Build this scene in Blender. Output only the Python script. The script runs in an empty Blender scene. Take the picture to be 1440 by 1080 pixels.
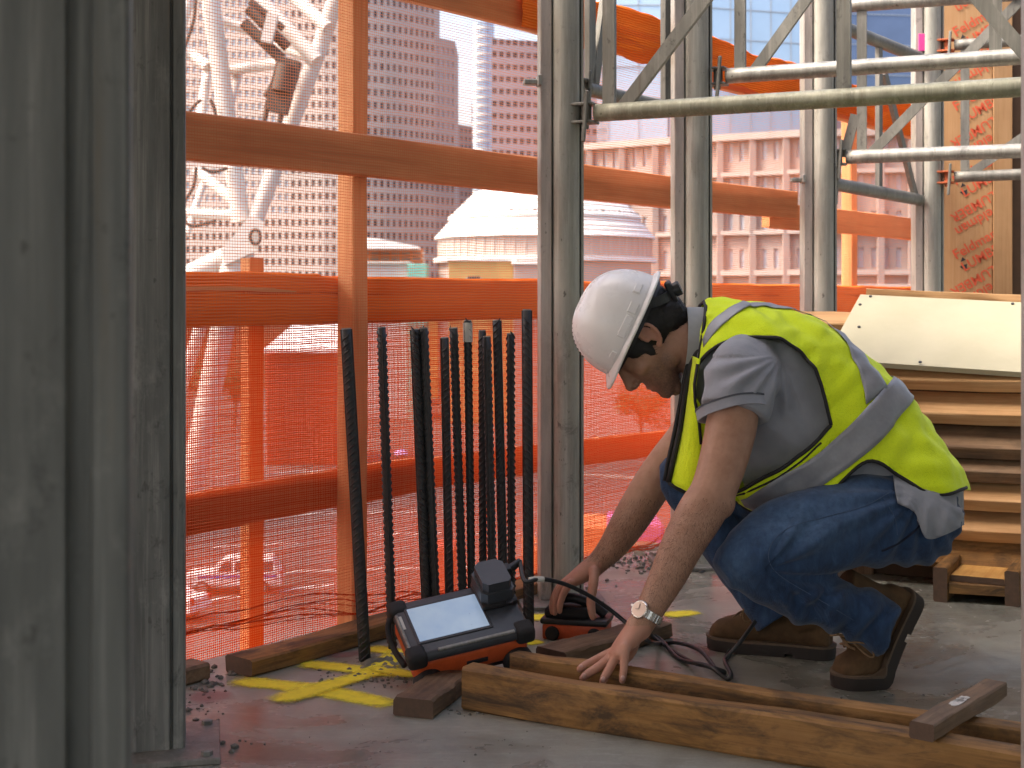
import bpy, bmesh, math, random
import numpy as np
from mathutils import Vector, Matrix, Quaternion, noise as mnoise
from mathutils.geometry import delaunay_2d_cdt
random.seed(7); np.random.seed(7)
SC = bpy.context.scene
COL = SC.collection
R = math.radians
# ------------------------------------------------------------------ camera
CAM_H = 0.87
cam_data = bpy.data.cameras.new('camera'); cam = bpy.data.objects.new('camera', cam_data); COL.objects.link(cam)
cam.location = (0, 0, CAM_H); cam.rotation_euler = (R(90), 0, 0)
cam_data.sensor_fit = 'HORIZONTAL'; cam_data.sensor_width = 36; cam_data.lens = 50
cam_data.shift_y = -118 / 1440
cam_data.clip_start = 0.05; cam_data.clip_end = 6000
cam_data.dof.use_dof = True; cam_data.dof.focus_distance = 3.4; cam_data.dof.aperture_fstop = 8.0
SC.camera = cam
# ------------------------------------------------------------------ light
SUN_EL, SUN_AZ = 52.0, 256.0          # degrees; azimuth of the sun clockwise from +Y (high on the left)
world = bpy.data.worlds.new('World'); SC.world = world; world.use_nodes = True
_n = world.node_tree.nodes; _l = world.node_tree.links
sky = _n.new('ShaderNodeTexSky'); sky.sky_type = 'NISHITA'; sky.sun_disc = False
sky.sun_elevation = R(SUN_EL); sky.sun_rotation = R(SUN_AZ)
sky.air_density = 1.0; sky.dust_density = 5.0; sky.ozone_density = 1.0
_n['Background'].inputs['Strength'].default_value = 0.15
_l.new(sky.outputs['Color'], _n['Background'].inputs['Color'])
sun_data = bpy.data.lights.new('sun', 'SUN'); sun_data.energy = 1.5; sun_data.angle = R(14); sun_data.color = (1, .95, .87)
sun = bpy.data.objects.new('sun', sun_data); COL.objects.link(sun)
_az = R(SUN_AZ); _el = R(SUN_EL)
sun_vec = Vector((math.sin(_az) * math.cos(_el), math.cos(_az) * math.cos(_el), math.sin(_el)))
sun.rotation_euler = sun_vec.to_track_quat('Z', 'Y').to_euler()
SC.view_settings.view_transform = 'Standard'; SC.view_settings.look = 'None'
SC.view_settings.gamma = 1.0; SC.view_settings.use_curve_mapping = False
SC.view_settings.exposure = 1.82
SC.view_settings.use_white_balance = True; SC.view_settings.white_balance_temperature = 7000; SC.view_settings.white_balance_tint = 12
SC.render.engine = 'CYCLES'
SC.cycles.max_bounces = 8; SC.cycles.diffuse_bounces = 4; SC.cycles.transparent_max_bounces = 12
# ------------------------------------------------------------------ measured points
FPX = 2000.0; HZ = 422.0
def P(u, v, Y):                      # the point at depth Y seen at photo pixel (u, v)
    return Vector(((u - 720) * Y / FPX, Y, CAM_H - (v - HZ) * Y / FPX))
def G(u, v, z=0.0):                  # the point of height z seen at photo pixel (u, v)
    return P(u, v, (CAM_H - z) * FPX / (v - HZ))
# ------------------------------------------------------------------ object helpers
def link(name, me, m=None, parent=None, mats=None):
    o = bpy.data.objects.new(name, me); COL.objects.link(o)
    if mats:
        for x in mats: me.materials.append(x)
    elif m is not None and len(me.materials) == 0: me.materials.append(m)
    if parent is not None: o.parent = parent
    return o
def empty(name, loc=(0, 0, 0), rz=0):
    o = bpy.data.objects.new(name, None); COL.objects.link(o); o.location = loc; o.rotation_euler = (0, 0, rz)
    o.empty_display_size = .05
    return o
def tag(o, label=None, cat=None, group=None, kind=None):
    if label: o['label'] = label
    if cat: o['category'] = cat
    if group: o['group'] = group
    if kind: o['kind'] = kind
    return o
def frame(origin, x, z=None):        # matrix with local X along x and local Z near z
    x = Vector(x).normalized(); z = Vector(z if z is not None else (0, 0, 1))
    y = z.cross(x).normalized(); z = x.cross(y).normalized()
    m = Matrix((x, y, z)).transposed().to_4x4(); m.translation = Vector(origin); return m
class MB:
    def __init__(self): self.v = []; self.f = []; self.mi = []
    def add(self, vs, fs, mi=0):
        b = len(self.v); self.v += [tuple(p) for p in vs]
        self.f += [tuple(b + i for i in q) for q in fs]; self.mi += [mi] * len(fs); return self
    def box(self, c, s, M=None, mi=0):
        vs = [Vector((c[0] + dx * s[0] / 2, c[1] + dy * s[1] / 2, c[2] + dz * s[2] / 2)) for dx in (-1, 1) for dy in (-1, 1) for dz in (-1, 1)]
        if M is not None: vs = [M @ v for v in vs]
        return self.add(vs, [(0, 1, 3, 2), (4, 6, 7, 5), (0, 4, 5, 1), (2, 3, 7, 6), (0, 2, 6, 4), (1, 5, 7, 3)], mi)
    def bevbox(self, c, s, bev=.004, M=None, mi=0, segs=1):
        bm = bmesh.new(); bmesh.ops.create_cube(bm, size=1)
        for v in bm.verts: v.co = Vector((v.co.x * s[0], v.co.y * s[1], v.co.z * s[2]))
        bmesh.ops.bevel(bm, geom=bm.edges[:], offset=bev, segments=segs, affect='EDGES', profile=.5)
        bm.verts.ensure_lookup_table(); bm.verts.index_update()
        vs = [v.co + Vector(c) for v in bm.verts]; fs = [[v.index for v in f.verts] for f in bm.faces]; bm.free()
        if M is not None: vs = [M @ v for v in vs]
        return self.add(vs, fs, mi)
    def tube(self, pts, r, n=10, caps=True, mi=0, up=None):
        pts = [Vector(p) for p in pts]; rs = r if isinstance(r, (list, tuple, np.ndarray)) else [r] * len(pts)
        vs = []; prev = None
        for i, p in enumerate(pts):
            t = (pts[min(i + 1, len(pts) - 1)] - pts[max(i - 1, 0)]).normalized()
            if prev is None:
                a = Vector(up) if up else (Vector((0, 0, 1)) if abs(t.z) < .9 else Vector((1, 0, 0)))
                prev = (a - t * a.dot(t)).normalized()
            else: prev = (prev - t * prev.dot(t)).normalized()
            b = t.cross(prev)
            for k in range(n):
                th = 2 * math.pi * k / n
                vs.append(p + (prev * math.cos(th) + b * math.sin(th)) * rs[i])
        fs = []
        for i in range(len(pts) - 1):
            for k in range(n):
                k2 = (k + 1) % n
                fs.append((i * n + k, i * n + k2, (i + 1) * n + k2, (i + 1) * n + k))
        if caps:
            fs.append(tuple(range(n))[::-1]); fs.append(tuple((len(pts) - 1) * n + k for k in range(n)))
        return self.add(vs, fs, mi)
    def bar(self, a, b, w, h, up=(0, 0, 1), mi=0):
        a = Vector(a); b = Vector(b); M = frame((a + b) / 2, b - a, up)
        return self.box((0, 0, 0), ((b - a).length, w, h), M, mi)
    def prism(self, poly, z0, z1, M=None, mi=0):
        n = len(poly); vs = [Vector((p[0], p[1], z0)) for p in poly] + [Vector((p[0], p[1], z1)) for p in poly]
        if M is not None: vs = [M @ v for v in vs]
        fs = [tuple(range(n))[::-1], tuple(range(n, 2 * n))] + [(i, (i + 1) % n, n + (i + 1) % n, n + i) for i in range(n)]
        return self.add(vs, fs, mi)
    def lathe(self, prof, n=24, M=None, mi=0):        # prof: list of (r, z)
        vs = []
        for r_, z in prof:
            for k in range(n): vs.append(Vector((r_ * math.cos(2 * math.pi * k / n), r_ * math.sin(2 * math.pi * k / n), z)))
        if M is not None: vs = [M @ v for v in vs]
        fs = [(i * n + k, i * n + (k + 1) % n, (i + 1) * n + (k + 1) % n, (i + 1) * n + k) for i in range(len(prof) - 1) for k in range(n)]
        fs.append(tuple(range(n))[::-1]); fs.append(tuple((len(prof) - 1) * n + k for k in range(n)))
        return self.add(vs, fs, mi)
    def mesh(self, name, smooth=False):
        me = bpy.data.meshes.new(name); me.from_pydata(self.v, [], self.f)
        if any(self.mi): me.polygons.foreach_set('material_index', self.mi)
        me.update()
        bm = bmesh.new(); bm.from_mesh(me); bmesh.ops.recalc_face_normals(bm, faces=bm.faces[:]); bm.to_mesh(me); bm.free()
        if smooth is True: me.shade_smooth()
        elif smooth: me.shade_smooth(); me.set_sharp_from_angle(angle=R(smooth))
        return me
    def build(self, name, m=None, parent=None, smooth=False, mats=None):
        return link(name, self.mesh(name, smooth), m, parent, mats)
def bez(pts, n=10):                  # Catmull-Rom through points
    pts = [Vector(p) for p in pts]; out = []
    for i in range(len(pts) - 1):
        p0 = pts[max(i - 1, 0)]; p1 = pts[i]; p2 = pts[i + 1]; p3 = pts[min(i + 2, len(pts) - 1)]
        for k in range(n):
            t = k / n; t2 = t * t; t3 = t2 * t
            out.append(.5 * ((2 * p1) + (-p0 + p2) * t + (2 * p0 - 5 * p1 + 4 * p2 - p3) * t2 + (-p0 + 3 * p1 - 3 * p2 + p3) * t3))
    out.append(pts[-1]); return out
# ------------------------------------------------------------------ material helpers
def srgb(h):
    h = h.lstrip('#'); c = [int(h[i:i + 2], 16) / 255 for i in (0, 2, 4)]
    return tuple(x / 12.92 if x <= .04045 else ((x + .055) / 1.055) ** 2.4 for x in c) + (1,)
def c4(c): return tuple(c) if len(c) == 4 else tuple(c) + (1,)
class NT:
    def __init__(self, name):
        self.m = bpy.data.materials.new(name); self.m.use_nodes = True
        self.t = self.m.node_tree; self.b = self.t.nodes['Principled BSDF']; self.out = self.t.nodes['Material Output']
        self._tc = None
    def n(self, typ, **kw):
        x = self.t.nodes.new(typ)
        for k, v in kw.items():
            if k in x.inputs.keys() if hasattr(x.inputs, 'keys') else False: x.inputs[k].default_value = v
            else: setattr(x, k, v)
        return x
    def l(self, a, b): self.t.links.new(a, b)
    def coord(self, kind='Object', scale=(1, 1, 1), loc=(0, 0, 0), rot=(0, 0, 0), rand=False):
        tc = self.n('ShaderNodeTexCoord'); mp = self.n('ShaderNodeMapping')
        mp.inputs['Scale'].default_value = scale; mp.inputs['Location'].default_value = loc; mp.inputs['Rotation'].default_value = rot
        src = tc.outputs[kind]
        if rand:
            oi = self.n('ShaderNodeObjectInfo'); mu = self.n('ShaderNodeMath', operation='MULTIPLY'); mu.inputs[1].default_value = 37.0
            self.l(oi.outputs['Random'], mu.inputs[0])
            ad = self.n('ShaderNodeVectorMath', operation='ADD'); self.l(src, ad.inputs[0]); self.l(mu.outputs[0], ad.inputs[1]); src = ad.outputs[0]
        self.l(src, mp.inputs['Vector']); return mp.outputs['Vector']
    def noise(self, vec, scale, detail=6, rough=.6, dist=0.0, out='Fac'):
        x = self.n('ShaderNodeTexNoise'); x.inputs['Scale'].default_value = scale; x.inputs['Detail'].default_value = detail
        x.inputs['Roughness'].default_value = rough; x.inputs['Distortion'].default_value = dist; self.l(vec, x.inputs['Vector']); return x.outputs[out]
    def ramp(self, fac, stops, interp='LINEAR'):
        x = self.n('ShaderNodeValToRGB'); x.color_ramp.interpolation = interp; e = x.color_ramp.elements
        while len(e) < len(stops): e.new(.5)
        for i, (p, c) in enumerate(stops): e[i].position = p; e[i].color = c4(c) if not isinstance(c, (int, float)) else (c, c, c, 1)
        self.l(fac, x.inputs['Fac']); return x.outputs['Color']
    def mix(self, fac, a, b, mode='MIX'):
        x = self.n('ShaderNodeMix', data_type='RGBA', blend_type=mode); x.clamp_factor = True
        for sock, val in ((x.inputs[0], fac), (x.inputs[6], a), (x.inputs[7], b)):
            if hasattr(val, 'is_output'): self.l(val, sock)
            elif isinstance(val, (int, float)): sock.default_value = val
            else: sock.default_value = c4(val)
        return x.outputs[2]
    def math(self, op, a, b=None, c=None, clamp=False):
        x = self.n('ShaderNodeMath', operation=op); x.use_clamp = clamp
        for i, v in enumerate((a, b, c)):
            if v is None: continue
            if hasattr(v, 'is_output'): self.l(v, x.inputs[i])
            else: x.inputs[i].default_value = v
        return x.outputs[0]
    def bump(self, h, strength=.3, dist=.01, prev=None):
        x = self.n('ShaderNodeBump'); x.inputs['Strength'].default_value = strength; x.inputs['Distance'].default_value = dist
        self.l(h, x.inputs['Height'])
        if prev is not None: self.l(prev, x.inputs['Normal'])
        return x.outputs['Normal']
    def set(self, **kw):
        names = {'color': 'Base Color', 'rough': 'Roughness', 'metal': 'Metallic', 'normal': 'Normal', 'alpha': 'Alpha', 'spec': 'Specular IOR Level',
                 'sheen': 'Sheen Weight', 'sss': 'Subsurface Weight', 'trans': 'Transmission Weight', 'coat': 'Coat Weight', 'emis': 'Emission Color', 'emis_s': 'Emission Strength'}
        for k, v in kw.items():
            s = self.b.inputs[names[k]]
            if hasattr(v, 'is_output'): self.l(v, s)
            elif isinstance(v, (int, float)): s.default_value = v
            else: s.default_value = c4(v)
        return self
def plain(name, col, rough=.5, metal=0, var=.12, scale=30, bump=.0, spec=.5, kind='Object'):
    n = NT(name); v = n.coord(kind); f = n.noise(v, scale)
    c = n.ramp(f, [(.25, [x * (1 - var) for x in col[:3]]), (.75, [min(1, x * (1 + var)) for x in col[:3]])])
    rr = n.ramp(f, [(.3, max(0, rough - .08)), (.7, min(1, rough + .08))])
    n.set(color=c, metal=metal, spec=spec, rough=rr)
    if bump: n.set(normal=n.bump(f, bump, .004))
    return n.m
# ================================================================== materials
def make_wood(name, a, b, dark, rough=.7, stain=.0, stain_col=(.03, .025, .02), along=(1.2, 14, 14), mesh_tint=None):
    n = NT(name); v = n.coord('Object', along, rand=True); v2 = n.coord('Object', (1, 1, 1), rand=True)
    g = n.noise(n.coord('Object', tuple(x * (.8 if i_ == min(range(3), key=lambda q_: along[q_]) else 2.2) for i_, x in enumerate(along)), rand=True), 3.0, 9, .7, .35)
    g2 = n.noise(v, 1.6, 6, .6, .5); f = n.math('ADD', n.math('MULTIPLY', g, .62), n.math('MULTIPLY', g2, .38))
    c = n.ramp(f, [(.33, dark), (.48, a), (.64, b)])
    blot = n.noise(v2, 7, 5, .6)
    c = n.mix(n.ramp(blot, [(.35, 0.0), (.75, .45)]), c, dark)
    if stain:
        st = n.noise(n.coord('Object', (2.2, 7, 7), (3, 1, 0), rand=True), 2.4, 7, .72, .6)
        c = n.mix(n.ramp(st, [(.46, 0.0), (.64, stain)]), c, stain_col)
    n.set(color=c, rough=rough, spec=.3, normal=n.bump(f, .35, .004)); return n.m
M = {}
M['lumber_new'] = make_wood('lumber_new', (.52, .30, .14), (.66, .42, .22), (.36, .19, .08))
M['lumber_old'] = make_wood('lumber_old', (.30, .155, .05), (.40, .22, .085), (.12, .058, .024), stain=.9, stain_col=(.05, .032, .02))
M['lumber_grey'] = make_wood('lumber_grey', (.21, .13, .075), (.30, .20, .125), (.10, .06, .035), stain=.5, stain_col=(.05, .045, .04))
M['lumber_red'] = make_wood('lumber_red', (.50, .23, .10), (.60, .30, .14), (.33, .13, .05))
M['lumber_rail'] = make_wood('lumber_rail', (.74, .33, .14), (.84, .42, .19), (.54, .21, .085))
M['end_grain'] = plain('end_grain', (.10, .06, .04), .85, var=.3, scale=60, bump=.2)
def make_concrete():
    n = NT('slab_concrete'); v = n.coord('Object')
    a = n.noise(v, 1.3, 8, .62, .4); b = n.noise(v, 9, 6, .65); f = n.noise(v, 90, 4, .7); d = n.noise(n.coord('Object', (1, 1, 1), (7, 3, 1)), 2.6, 7, .7, .6)
    c = n.ramp(a, [(.28, (.19, .20, .165)), (.5, (.29, .30, .25)), (.72, (.41, .42, .355))])
    c = n.mix(n.ramp(b, [(.35, 0.0), (.7, .5)]), c, (.17, .163, .142))
    c = n.mix(n.ramp(f, [(.5, 0.0), (.8, .35)]), c, (.45, .44, .40))
    c = n.mix(n.ramp(d, [(.56, 0.0), (.7, .65)]), c, (.12, .116, .10))
    pk = n.noise(n.coord('Object', (1, 1, 1), (2.3, 5, 0)), 2.1, 4, .6)
    c = n.mix(n.ramp(pk, [(.60, 0.0), (.76, .22)]), c, (.34, .19, .16))
    wh = n.noise(n.coord('Object', (1, 2.2, 1), (9.3, 1, 0), (0, 0, .5)), 5, 6, .75, 1.5)
    c = n.mix(n.ramp(wh, [(.62, 0.0), (.74, .5)]), c, (.52, .50, .46))
    dm = n.noise(n.coord('Object', (1, 1, 1), (4.2, 8.1, 0)), 1.7, 6, .65, .8); dmf = n.ramp(dm, [(.47, 0.0), (.60, 1.0)])
    c = n.mix(n.math('MULTIPLY', dmf, .55), c, (.085, .086, .075))
    tr_ = n.noise(n.coord('Object', (1.2, 9, 1), (1, 2, 0), (0, 0, .9)), 6, 5, .7, .8); c = n.mix(n.ramp(tr_, [(.55, 0.0), (.72, .4)]), c, (.50, .49, .44))
    r = n.mix(dmf, n.ramp(n.noise(v, 2.2, 5, .6), [(.3, .26), (.7, .58)]), (.13, .13, .13))
    n.set(color=c, rough=r, spec=.5, normal=n.bump(f, .12, .003, n.bump(b, .25, .006))); return n.m
M['concrete'] = make_concrete()
M['concrete_far'] = plain('concrete_far', (.42, .40, .37), .9, var=.2, scale=.6)
def make_alu(name, base, pits=(.09, .09, .08), metal=.35, rough=.5, light=(.46, .46, .43)):
    n = NT(name); v = n.coord('Object', (1, 1, .25)); v1 = n.coord('Object')
    a = n.noise(v, 16, 7, .65); s = n.noise(n.coord('Object', (6, 6, .3)), 10, 5, .6); p = n.noise(n.coord('Object', (1, 1, .5), (3, 0, 1)), 42, 3, .7)
    c = n.ramp(a, [(.3, [x * .7 for x in base]), (.55, base), (.75, [x * 1.2 for x in base])])
    c = n.mix(n.ramp(s, [(.5, 0.0), (.8, .35)]), c, light)
    q = n.noise(n.coord('Object', (1, 1, .6), (1, 4, 2)), 9, 6, .75)
    c = n.mix(n.ramp(q, [(.55, 0.0), (.70, .65)]), c, light)
    c = n.mix(n.ramp(p, [(.66, 0.0), (.72, .8)]), c, pits)
    vs_ = n.noise(n.coord('Object', (22, 22, .55), (2, 7, 0)), 3, 7, .75, .3); c = n.mix(n.ramp(vs_, [(.50, 0.0), (.66, .6)]), c, light)
    ds_ = n.noise(n.coord('Object', (1.2, 1.2, .8), (8, 1, 3)), 13, 8, .8, .5); c = n.mix(n.ramp(ds_, [(.57, 0.0), (.66, .7)]), c, [x * .4 for x in base]); rs_ = n.noise(n.coord('Object', (14, 14, .5), (5, 5, 0)), 2.2, 6, .7); c = n.mix(n.ramp(rs_, [(.60, 0.0), (.72, .4)]), c, (.20, .145, .09))
    st_ = n.noise(n.coord('Object', (3, 3, .35), (5, 2, 0)), 4, 6, .7); c = n.mix(n.ramp(st_, [(.5, 0.0), (.7, .55)]), c, [x * .45 for x in base])
    n.set(color=c, metal=metal, rough=n.ramp(a, [(.3, rough - .1), (.7, rough + .15)]), normal=n.bump(p, .15, .002, n.bump(a, .12, .004))); return n.m
M['alu'] = make_alu('post_aluminium', (.40, .40, .355), light=(.60, .59, .54))
M['alu_shaded'] = make_alu('post_shaded_metal', (.165, .17, .158), metal=.22, rough=.6, light=(.36, .355, .325))  # darker copy of the post metal, shade on the left posts put into colour
M['alu_pink_reflection'] = make_alu('post_flange_reflection', (.50, .44, .40), light=(.62, .57, .53))  # pinkish orange reflection put into the base colour
M['galv'] = make_alu('galvanised_tube', (.36, .36, .335), metal=.45, rough=.45, light=(.58, .57, .53), pits=(.07, .065, .05))
M['galv_moss'] = make_alu('mossy_tube', (.30, .305, .235), metal=.3, rough=.55, light=(.50, .49, .40), pits=(.06, .07, .03))
M['galv_dark'] = make_alu('weathered_tube', (.22, .22, .20), metal=.4, rough=.5, light=(.34, .33, .30))
M['rust_orange'] = plain('rusty_clamp_paint', (.42, .10, .035), .7, var=.3, scale=60)
def make_net(name, col, tcol, mixf=.55):
    n = NT(name); d = n.n('ShaderNodeBsdfDiffuse'); t = n.n('ShaderNodeBsdfTranslucent'); mx = n.n('ShaderNodeMixShader')
    v = n.coord('Object'); f = n.noise(v, 3, 4)
    n.l(n.ramp(f, [(.3, [x * .85 for x in col]), (.7, col)]), d.inputs['Color']); t.inputs['Color'].default_value = c4(tcol); mx.inputs[0].default_value = mixf
    n.l(d.outputs[0], mx.inputs[1]); n.l(t.outputs[0], mx.inputs[2]); n.l(mx.outputs[0], n.out.inputs['Surface']); return n.m
M['net'] = make_net('orange_netting', (.70, .20, .09), (.80, .26, .12))
M['net_dense'] = make_net('dense_orange_netting', (.66, .062, .010), (.70, .085, .015))
n = NT('black_rebar'); v = n.coord('Object'); f = n.noise(v, 26, 7, .7); c = n.ramp(f, [(.3, (.022, .024, .027)), (.55, (.045, .046, .047)), (.75, (.085, .070, .056))]); n.set(color=c, rough=n.ramp(f, [(.3, .35), (.7, .7)]), metal=.3, normal=n.bump(n.noise(v, 160, 4), .15, .002)); M['rebar'] = n.m
M['rebar_end'] = plain('rebar_cut_end', (.34, .33, .31), .6, metal=.3, var=.3, scale=80)
M['tape'] = plain('pale_tape', (.55, .55, .5), .6)
M['black_plastic'] = plain('black_plastic', (.018, .018, .02), .45, var=.25, scale=120, bump=.08)
M['charcoal_plastic'] = plain('charcoal_plastic', (.045, .05, .058), .42, var=.2, scale=60, bump=.05)
M['orange_plastic'] = plain('orange_plastic', (.62, .10, .025), .45, var=.2, scale=40)
M['rubber'] = plain('black_rubber', (.013, .013, .014), .75, var=.3, scale=90, bump=.2)
M['cable'] = plain('black_cable', (.016, .017, .018), .42, var=.2, scale=100)
M['silver'] = plain('bright_steel', (.62, .60, .56), .28, metal=1, var=.1, scale=200)
M['white_paint'] = plain('white_crane_paint', (.60, .56, .51), .5, var=.15, scale=1.2)
M['crane_dark'] = plain('dark_machine_steel', (.06, .045, .035), .7, var=.3, scale=3)
M['deck'] = plain('shading_formwork_deck', (.42, .33, .22), .8, var=.2, scale=2)
M['crumb'] = plain('concrete_crumbs', (.15, .145, .13), .95, var=.5, scale=40, bump=.4)
# ================================================================== setting
FB = Vector((-.792, 3.4, 0)); FD = Vector((.6101, .7923, 0)); FN = Vector((.7923, -.6101, 0))
def FP(a, z, off=0.0): return FB + FD * a + FN * off + Vector((0, 0, z))     # point of the fence: along, height, towards the camera
def FA(u): m = (u - 720) / FPX; return (3.4 * m + .792) / (.6101 - .7923 * m)
mb = MB()
poly = [FP(-9, 0, .015), FP(14, 0, .015), FP(14, 0, 17), FP(-9, 0, 17)]
mb.prism([(p.x, p.y) for p in poly], -.25, 0)
slab = mb.build('concrete_slab', M['concrete']); tag(slab, kind='structure')
mb = MB()
poly = [FP(-9, 0, -2.2), FP(-.05, 0, -2.2), FP(-.05, 0, 2.75), FP(14, 0, 2.75), FP(14, 0, 17), FP(-9, 0, 17)]  # unseen overhead deck, outline cut and extended to block the sun
mb.prism([(p.x, p.y) for p in poly], 3.45, 3.7)
deck = mb.build('shading_deck', M['deck']); tag(deck, kind='structure')
# street level far below
STREET = -14.0
mb = MB(); mb.add([(-3000, -50, STREET), (3000, -50, STREET), (3000, 5000, STREET), (-3000, 5000, STREET)], [(0, 1, 2, 3)])
n = NT('pavement'); v = n.coord('Object'); c = n.ramp(n.noise(v, .06, 6), [(.3, (.050, .046, .042)), (.7, (.095, .088, .080))])  # dark base also stands in for building shadow on the street
c = n.mix(n.ramp(n.noise(v, .8, 5), [(.4, 0.0), (.7, .4)]), c, (.035, .032, .03)); n.set(color=c, rough=.9)
ground = mb.build('ground', n.m); tag(ground, kind='structure')
M['asphalt'] = plain('asphalt', (.075, .072, .07), .9, var=.25, scale=1.5)
M['road_paint'] = plain('road_paint', (.72, .70, .66), .8, var=.15, scale=2)
M['kerb'] = plain('kerb_stone', (.40, .38, .35), .9, var=.15, scale=1)
def street_poly(pts, z, h=None):
    return [G(u, v_, STREET) + Vector((0, 0, z)) for u, v_ in pts]
mb = MB(); road = street_poly([(120, 838), (420, 800), (760, 792), (1100, 800), (1100, 690), (760, 668), (420, 668), (100, 690)], .02)
mb.add(road, [tuple(range(8))]); ro = mb.build('road', M['asphalt']); tag(ro, kind='structure')
for k, (a, b, w) in enumerate([((256, 850), (470, 822), .3), ((256, 727), (600, 720), .2), ((300, 770), (420, 764), .18), ((520, 752), (620, 750), .18), ((660, 750), (760, 751), .18)]):
    pa = G(a[0], a[1], STREET); pb = G(b[0], b[1], STREET); pa.z = pb.z = STREET + .03
    m2 = MB(); m2.bar(pa, pb, w, .006); m2.build('road_marking', M['road_paint'], ro)
for pts in ([(100, 845), (420, 806), (760, 797), (1100, 806)], [(100, 686), (420, 664), (760, 664), (1100, 686)]):
    m2 = MB(); q = [G(u, v_, STREET) for u, v_ in pts]
    for a, b in zip(q[:-1], q[1:]): m2.bar(a + Vector((0, 0, .06)), b + Vector((0, 0, .06)), .3, .13)
    tag(m2.build('kerb', M['kerb']), kind='structure')
mb = MB(); mb.add([Vector((-40, 14, STREET + .012)), Vector((6, 14, STREET + .012)), Vector((3, 58, STREET + .012)), Vector((-26, 58, STREET + .012))], [(0, 1, 2, 3)])
tag(mb.build('pavement', plain('pale_paving', (.30, .27, .25), .85, var=.15, scale=.5)), kind='structure')
# ================================================================== fence of lumber and orange netting
def lumber(name, a, b, w, h, m, parent=None, up=(0, 0, 1), bev=.004, warp=.0, segs=10, local=True):
    """a beam from a to b (centre line), w across, h along up; local X is its length"""
    a = Vector(a); b = Vector(b); L = (b - a).length; Mx = frame((a + b) / 2, b - a, up)
    ring = [(-w/2+bev, -h/2), (w/2-bev, -h/2), (w/2, -h/2+bev), (w/2, h/2-bev), (w/2-bev, h/2), (-w/2+bev, h/2), (-w/2, h/2-bev), (-w/2, -h/2+bev)]
    vs = []; rnd = random.Random(hash(name) % 999 + int(a.x * 1000)); ph = rnd.random() * 6
    for i in range(segs + 1):
        x = -L / 2 + L * i / segs
        for y, z in ring:
            j = bev * .35
            vs.append((x + (rnd.uniform(-j, j) if i in (0, segs) else 0), y + warp * math.sin(x * 2.1 / max(L, .1) * 3 + ph) + rnd.uniform(-j, j), z + .6 * warp * math.sin(x * 3.3 / max(L, .1) * 3 + ph) + rnd.uniform(-j, j)))
    fs = [(i * 8 + k, i * 8 + (k + 1) % 8, (i + 1) * 8 + (k + 1) % 8, (i + 1) * 8 + k) for i in range(segs) for k in range(8)]
    q = MB(); q.add(vs, fs); q.add([vs[k] for k in range(8)], [tuple(range(8))], 1); q.add([vs[segs * 8 + k] for k in range(8)], [tuple(range(8))], 1)
    me = q.mesh(name, 35); o = link(name, me, parent=parent, mats=[m, M['end_grain'] if m not in (M['lumber_new'], M['lumber_rail']) else m])
    o.matrix_world = Mx if parent is None else parent.matrix_world.inverted() @ Mx
    if parent is not None: o.matrix_parent_inverse = Matrix(); o.matrix_basis = parent.matrix_basis.inverted() @ Mx
    return o
fence = tag(empty('guard_fence', FP(0, 0)), 'lumber guard fence of posts and rails along the slab edge', 'fence')
def fpost(a, z0, z1, w, t, o0, m='lumber_rail', lean=0): return lumber('fence_post', FP(a, z0, o0 + t / 2), FP(a + lean, z1, o0 + t / 2), w, t, M[m], fence, up=FN, warp=.002)
fpost(FA(484), -.04, 1.95, .056, .062, 0.0)
fpost(FA(399), -.30, .98, .050, .040, -.14)
fpost(FA(1015), -.2, 1.72, .075, .050, -.10, 'lumber_rail', -.045)
fpost(FA(1216), -.2, 1.72, .070, .05, -.10)
fpost(-.35, -.04, 1.9, .056, .062, 0.0); fpost(-1.5, -.04, 1.9, .056, .062, 0.0); fpost(-2.5, -.04, 1.9, .056, .062, 0.0); fpost(5.6, -.2, 1.75, .07, .05, -.1)
def rail(a0, a1, z, h, t, o0, z1=None, m='lumber_rail'): return lumber('rail', FP(a0, z, o0 + t / 2), FP(a1, z if z1 is None else z1, o0 + t / 2), t, h, M[m], fence, up=(0, 0, 1), warp=.006, segs=16)
rail(-2.6, FA(1088), 1.245, .112, .036, .066, 1.255)
rail(FA(1062), 5.9, 1.215, .105, .036, .028, 1.205)
rail(-2.6, 3.1, .858, .10, .036, -.05, .858); rail(3.08, 5.9, .855, .10, .036, -.052)
rail(-2.6, FA(600), .285, .10, .036, -.05, .365); rail(FA(590), 5.0, .36, .09, .036, -.09, .30)
rail(-2.6, 2.4, 1.75, .125, .036, .064, 1.755); rail(2.38, 5.9, 1.725, .115, .036, .03, 1.69)
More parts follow.
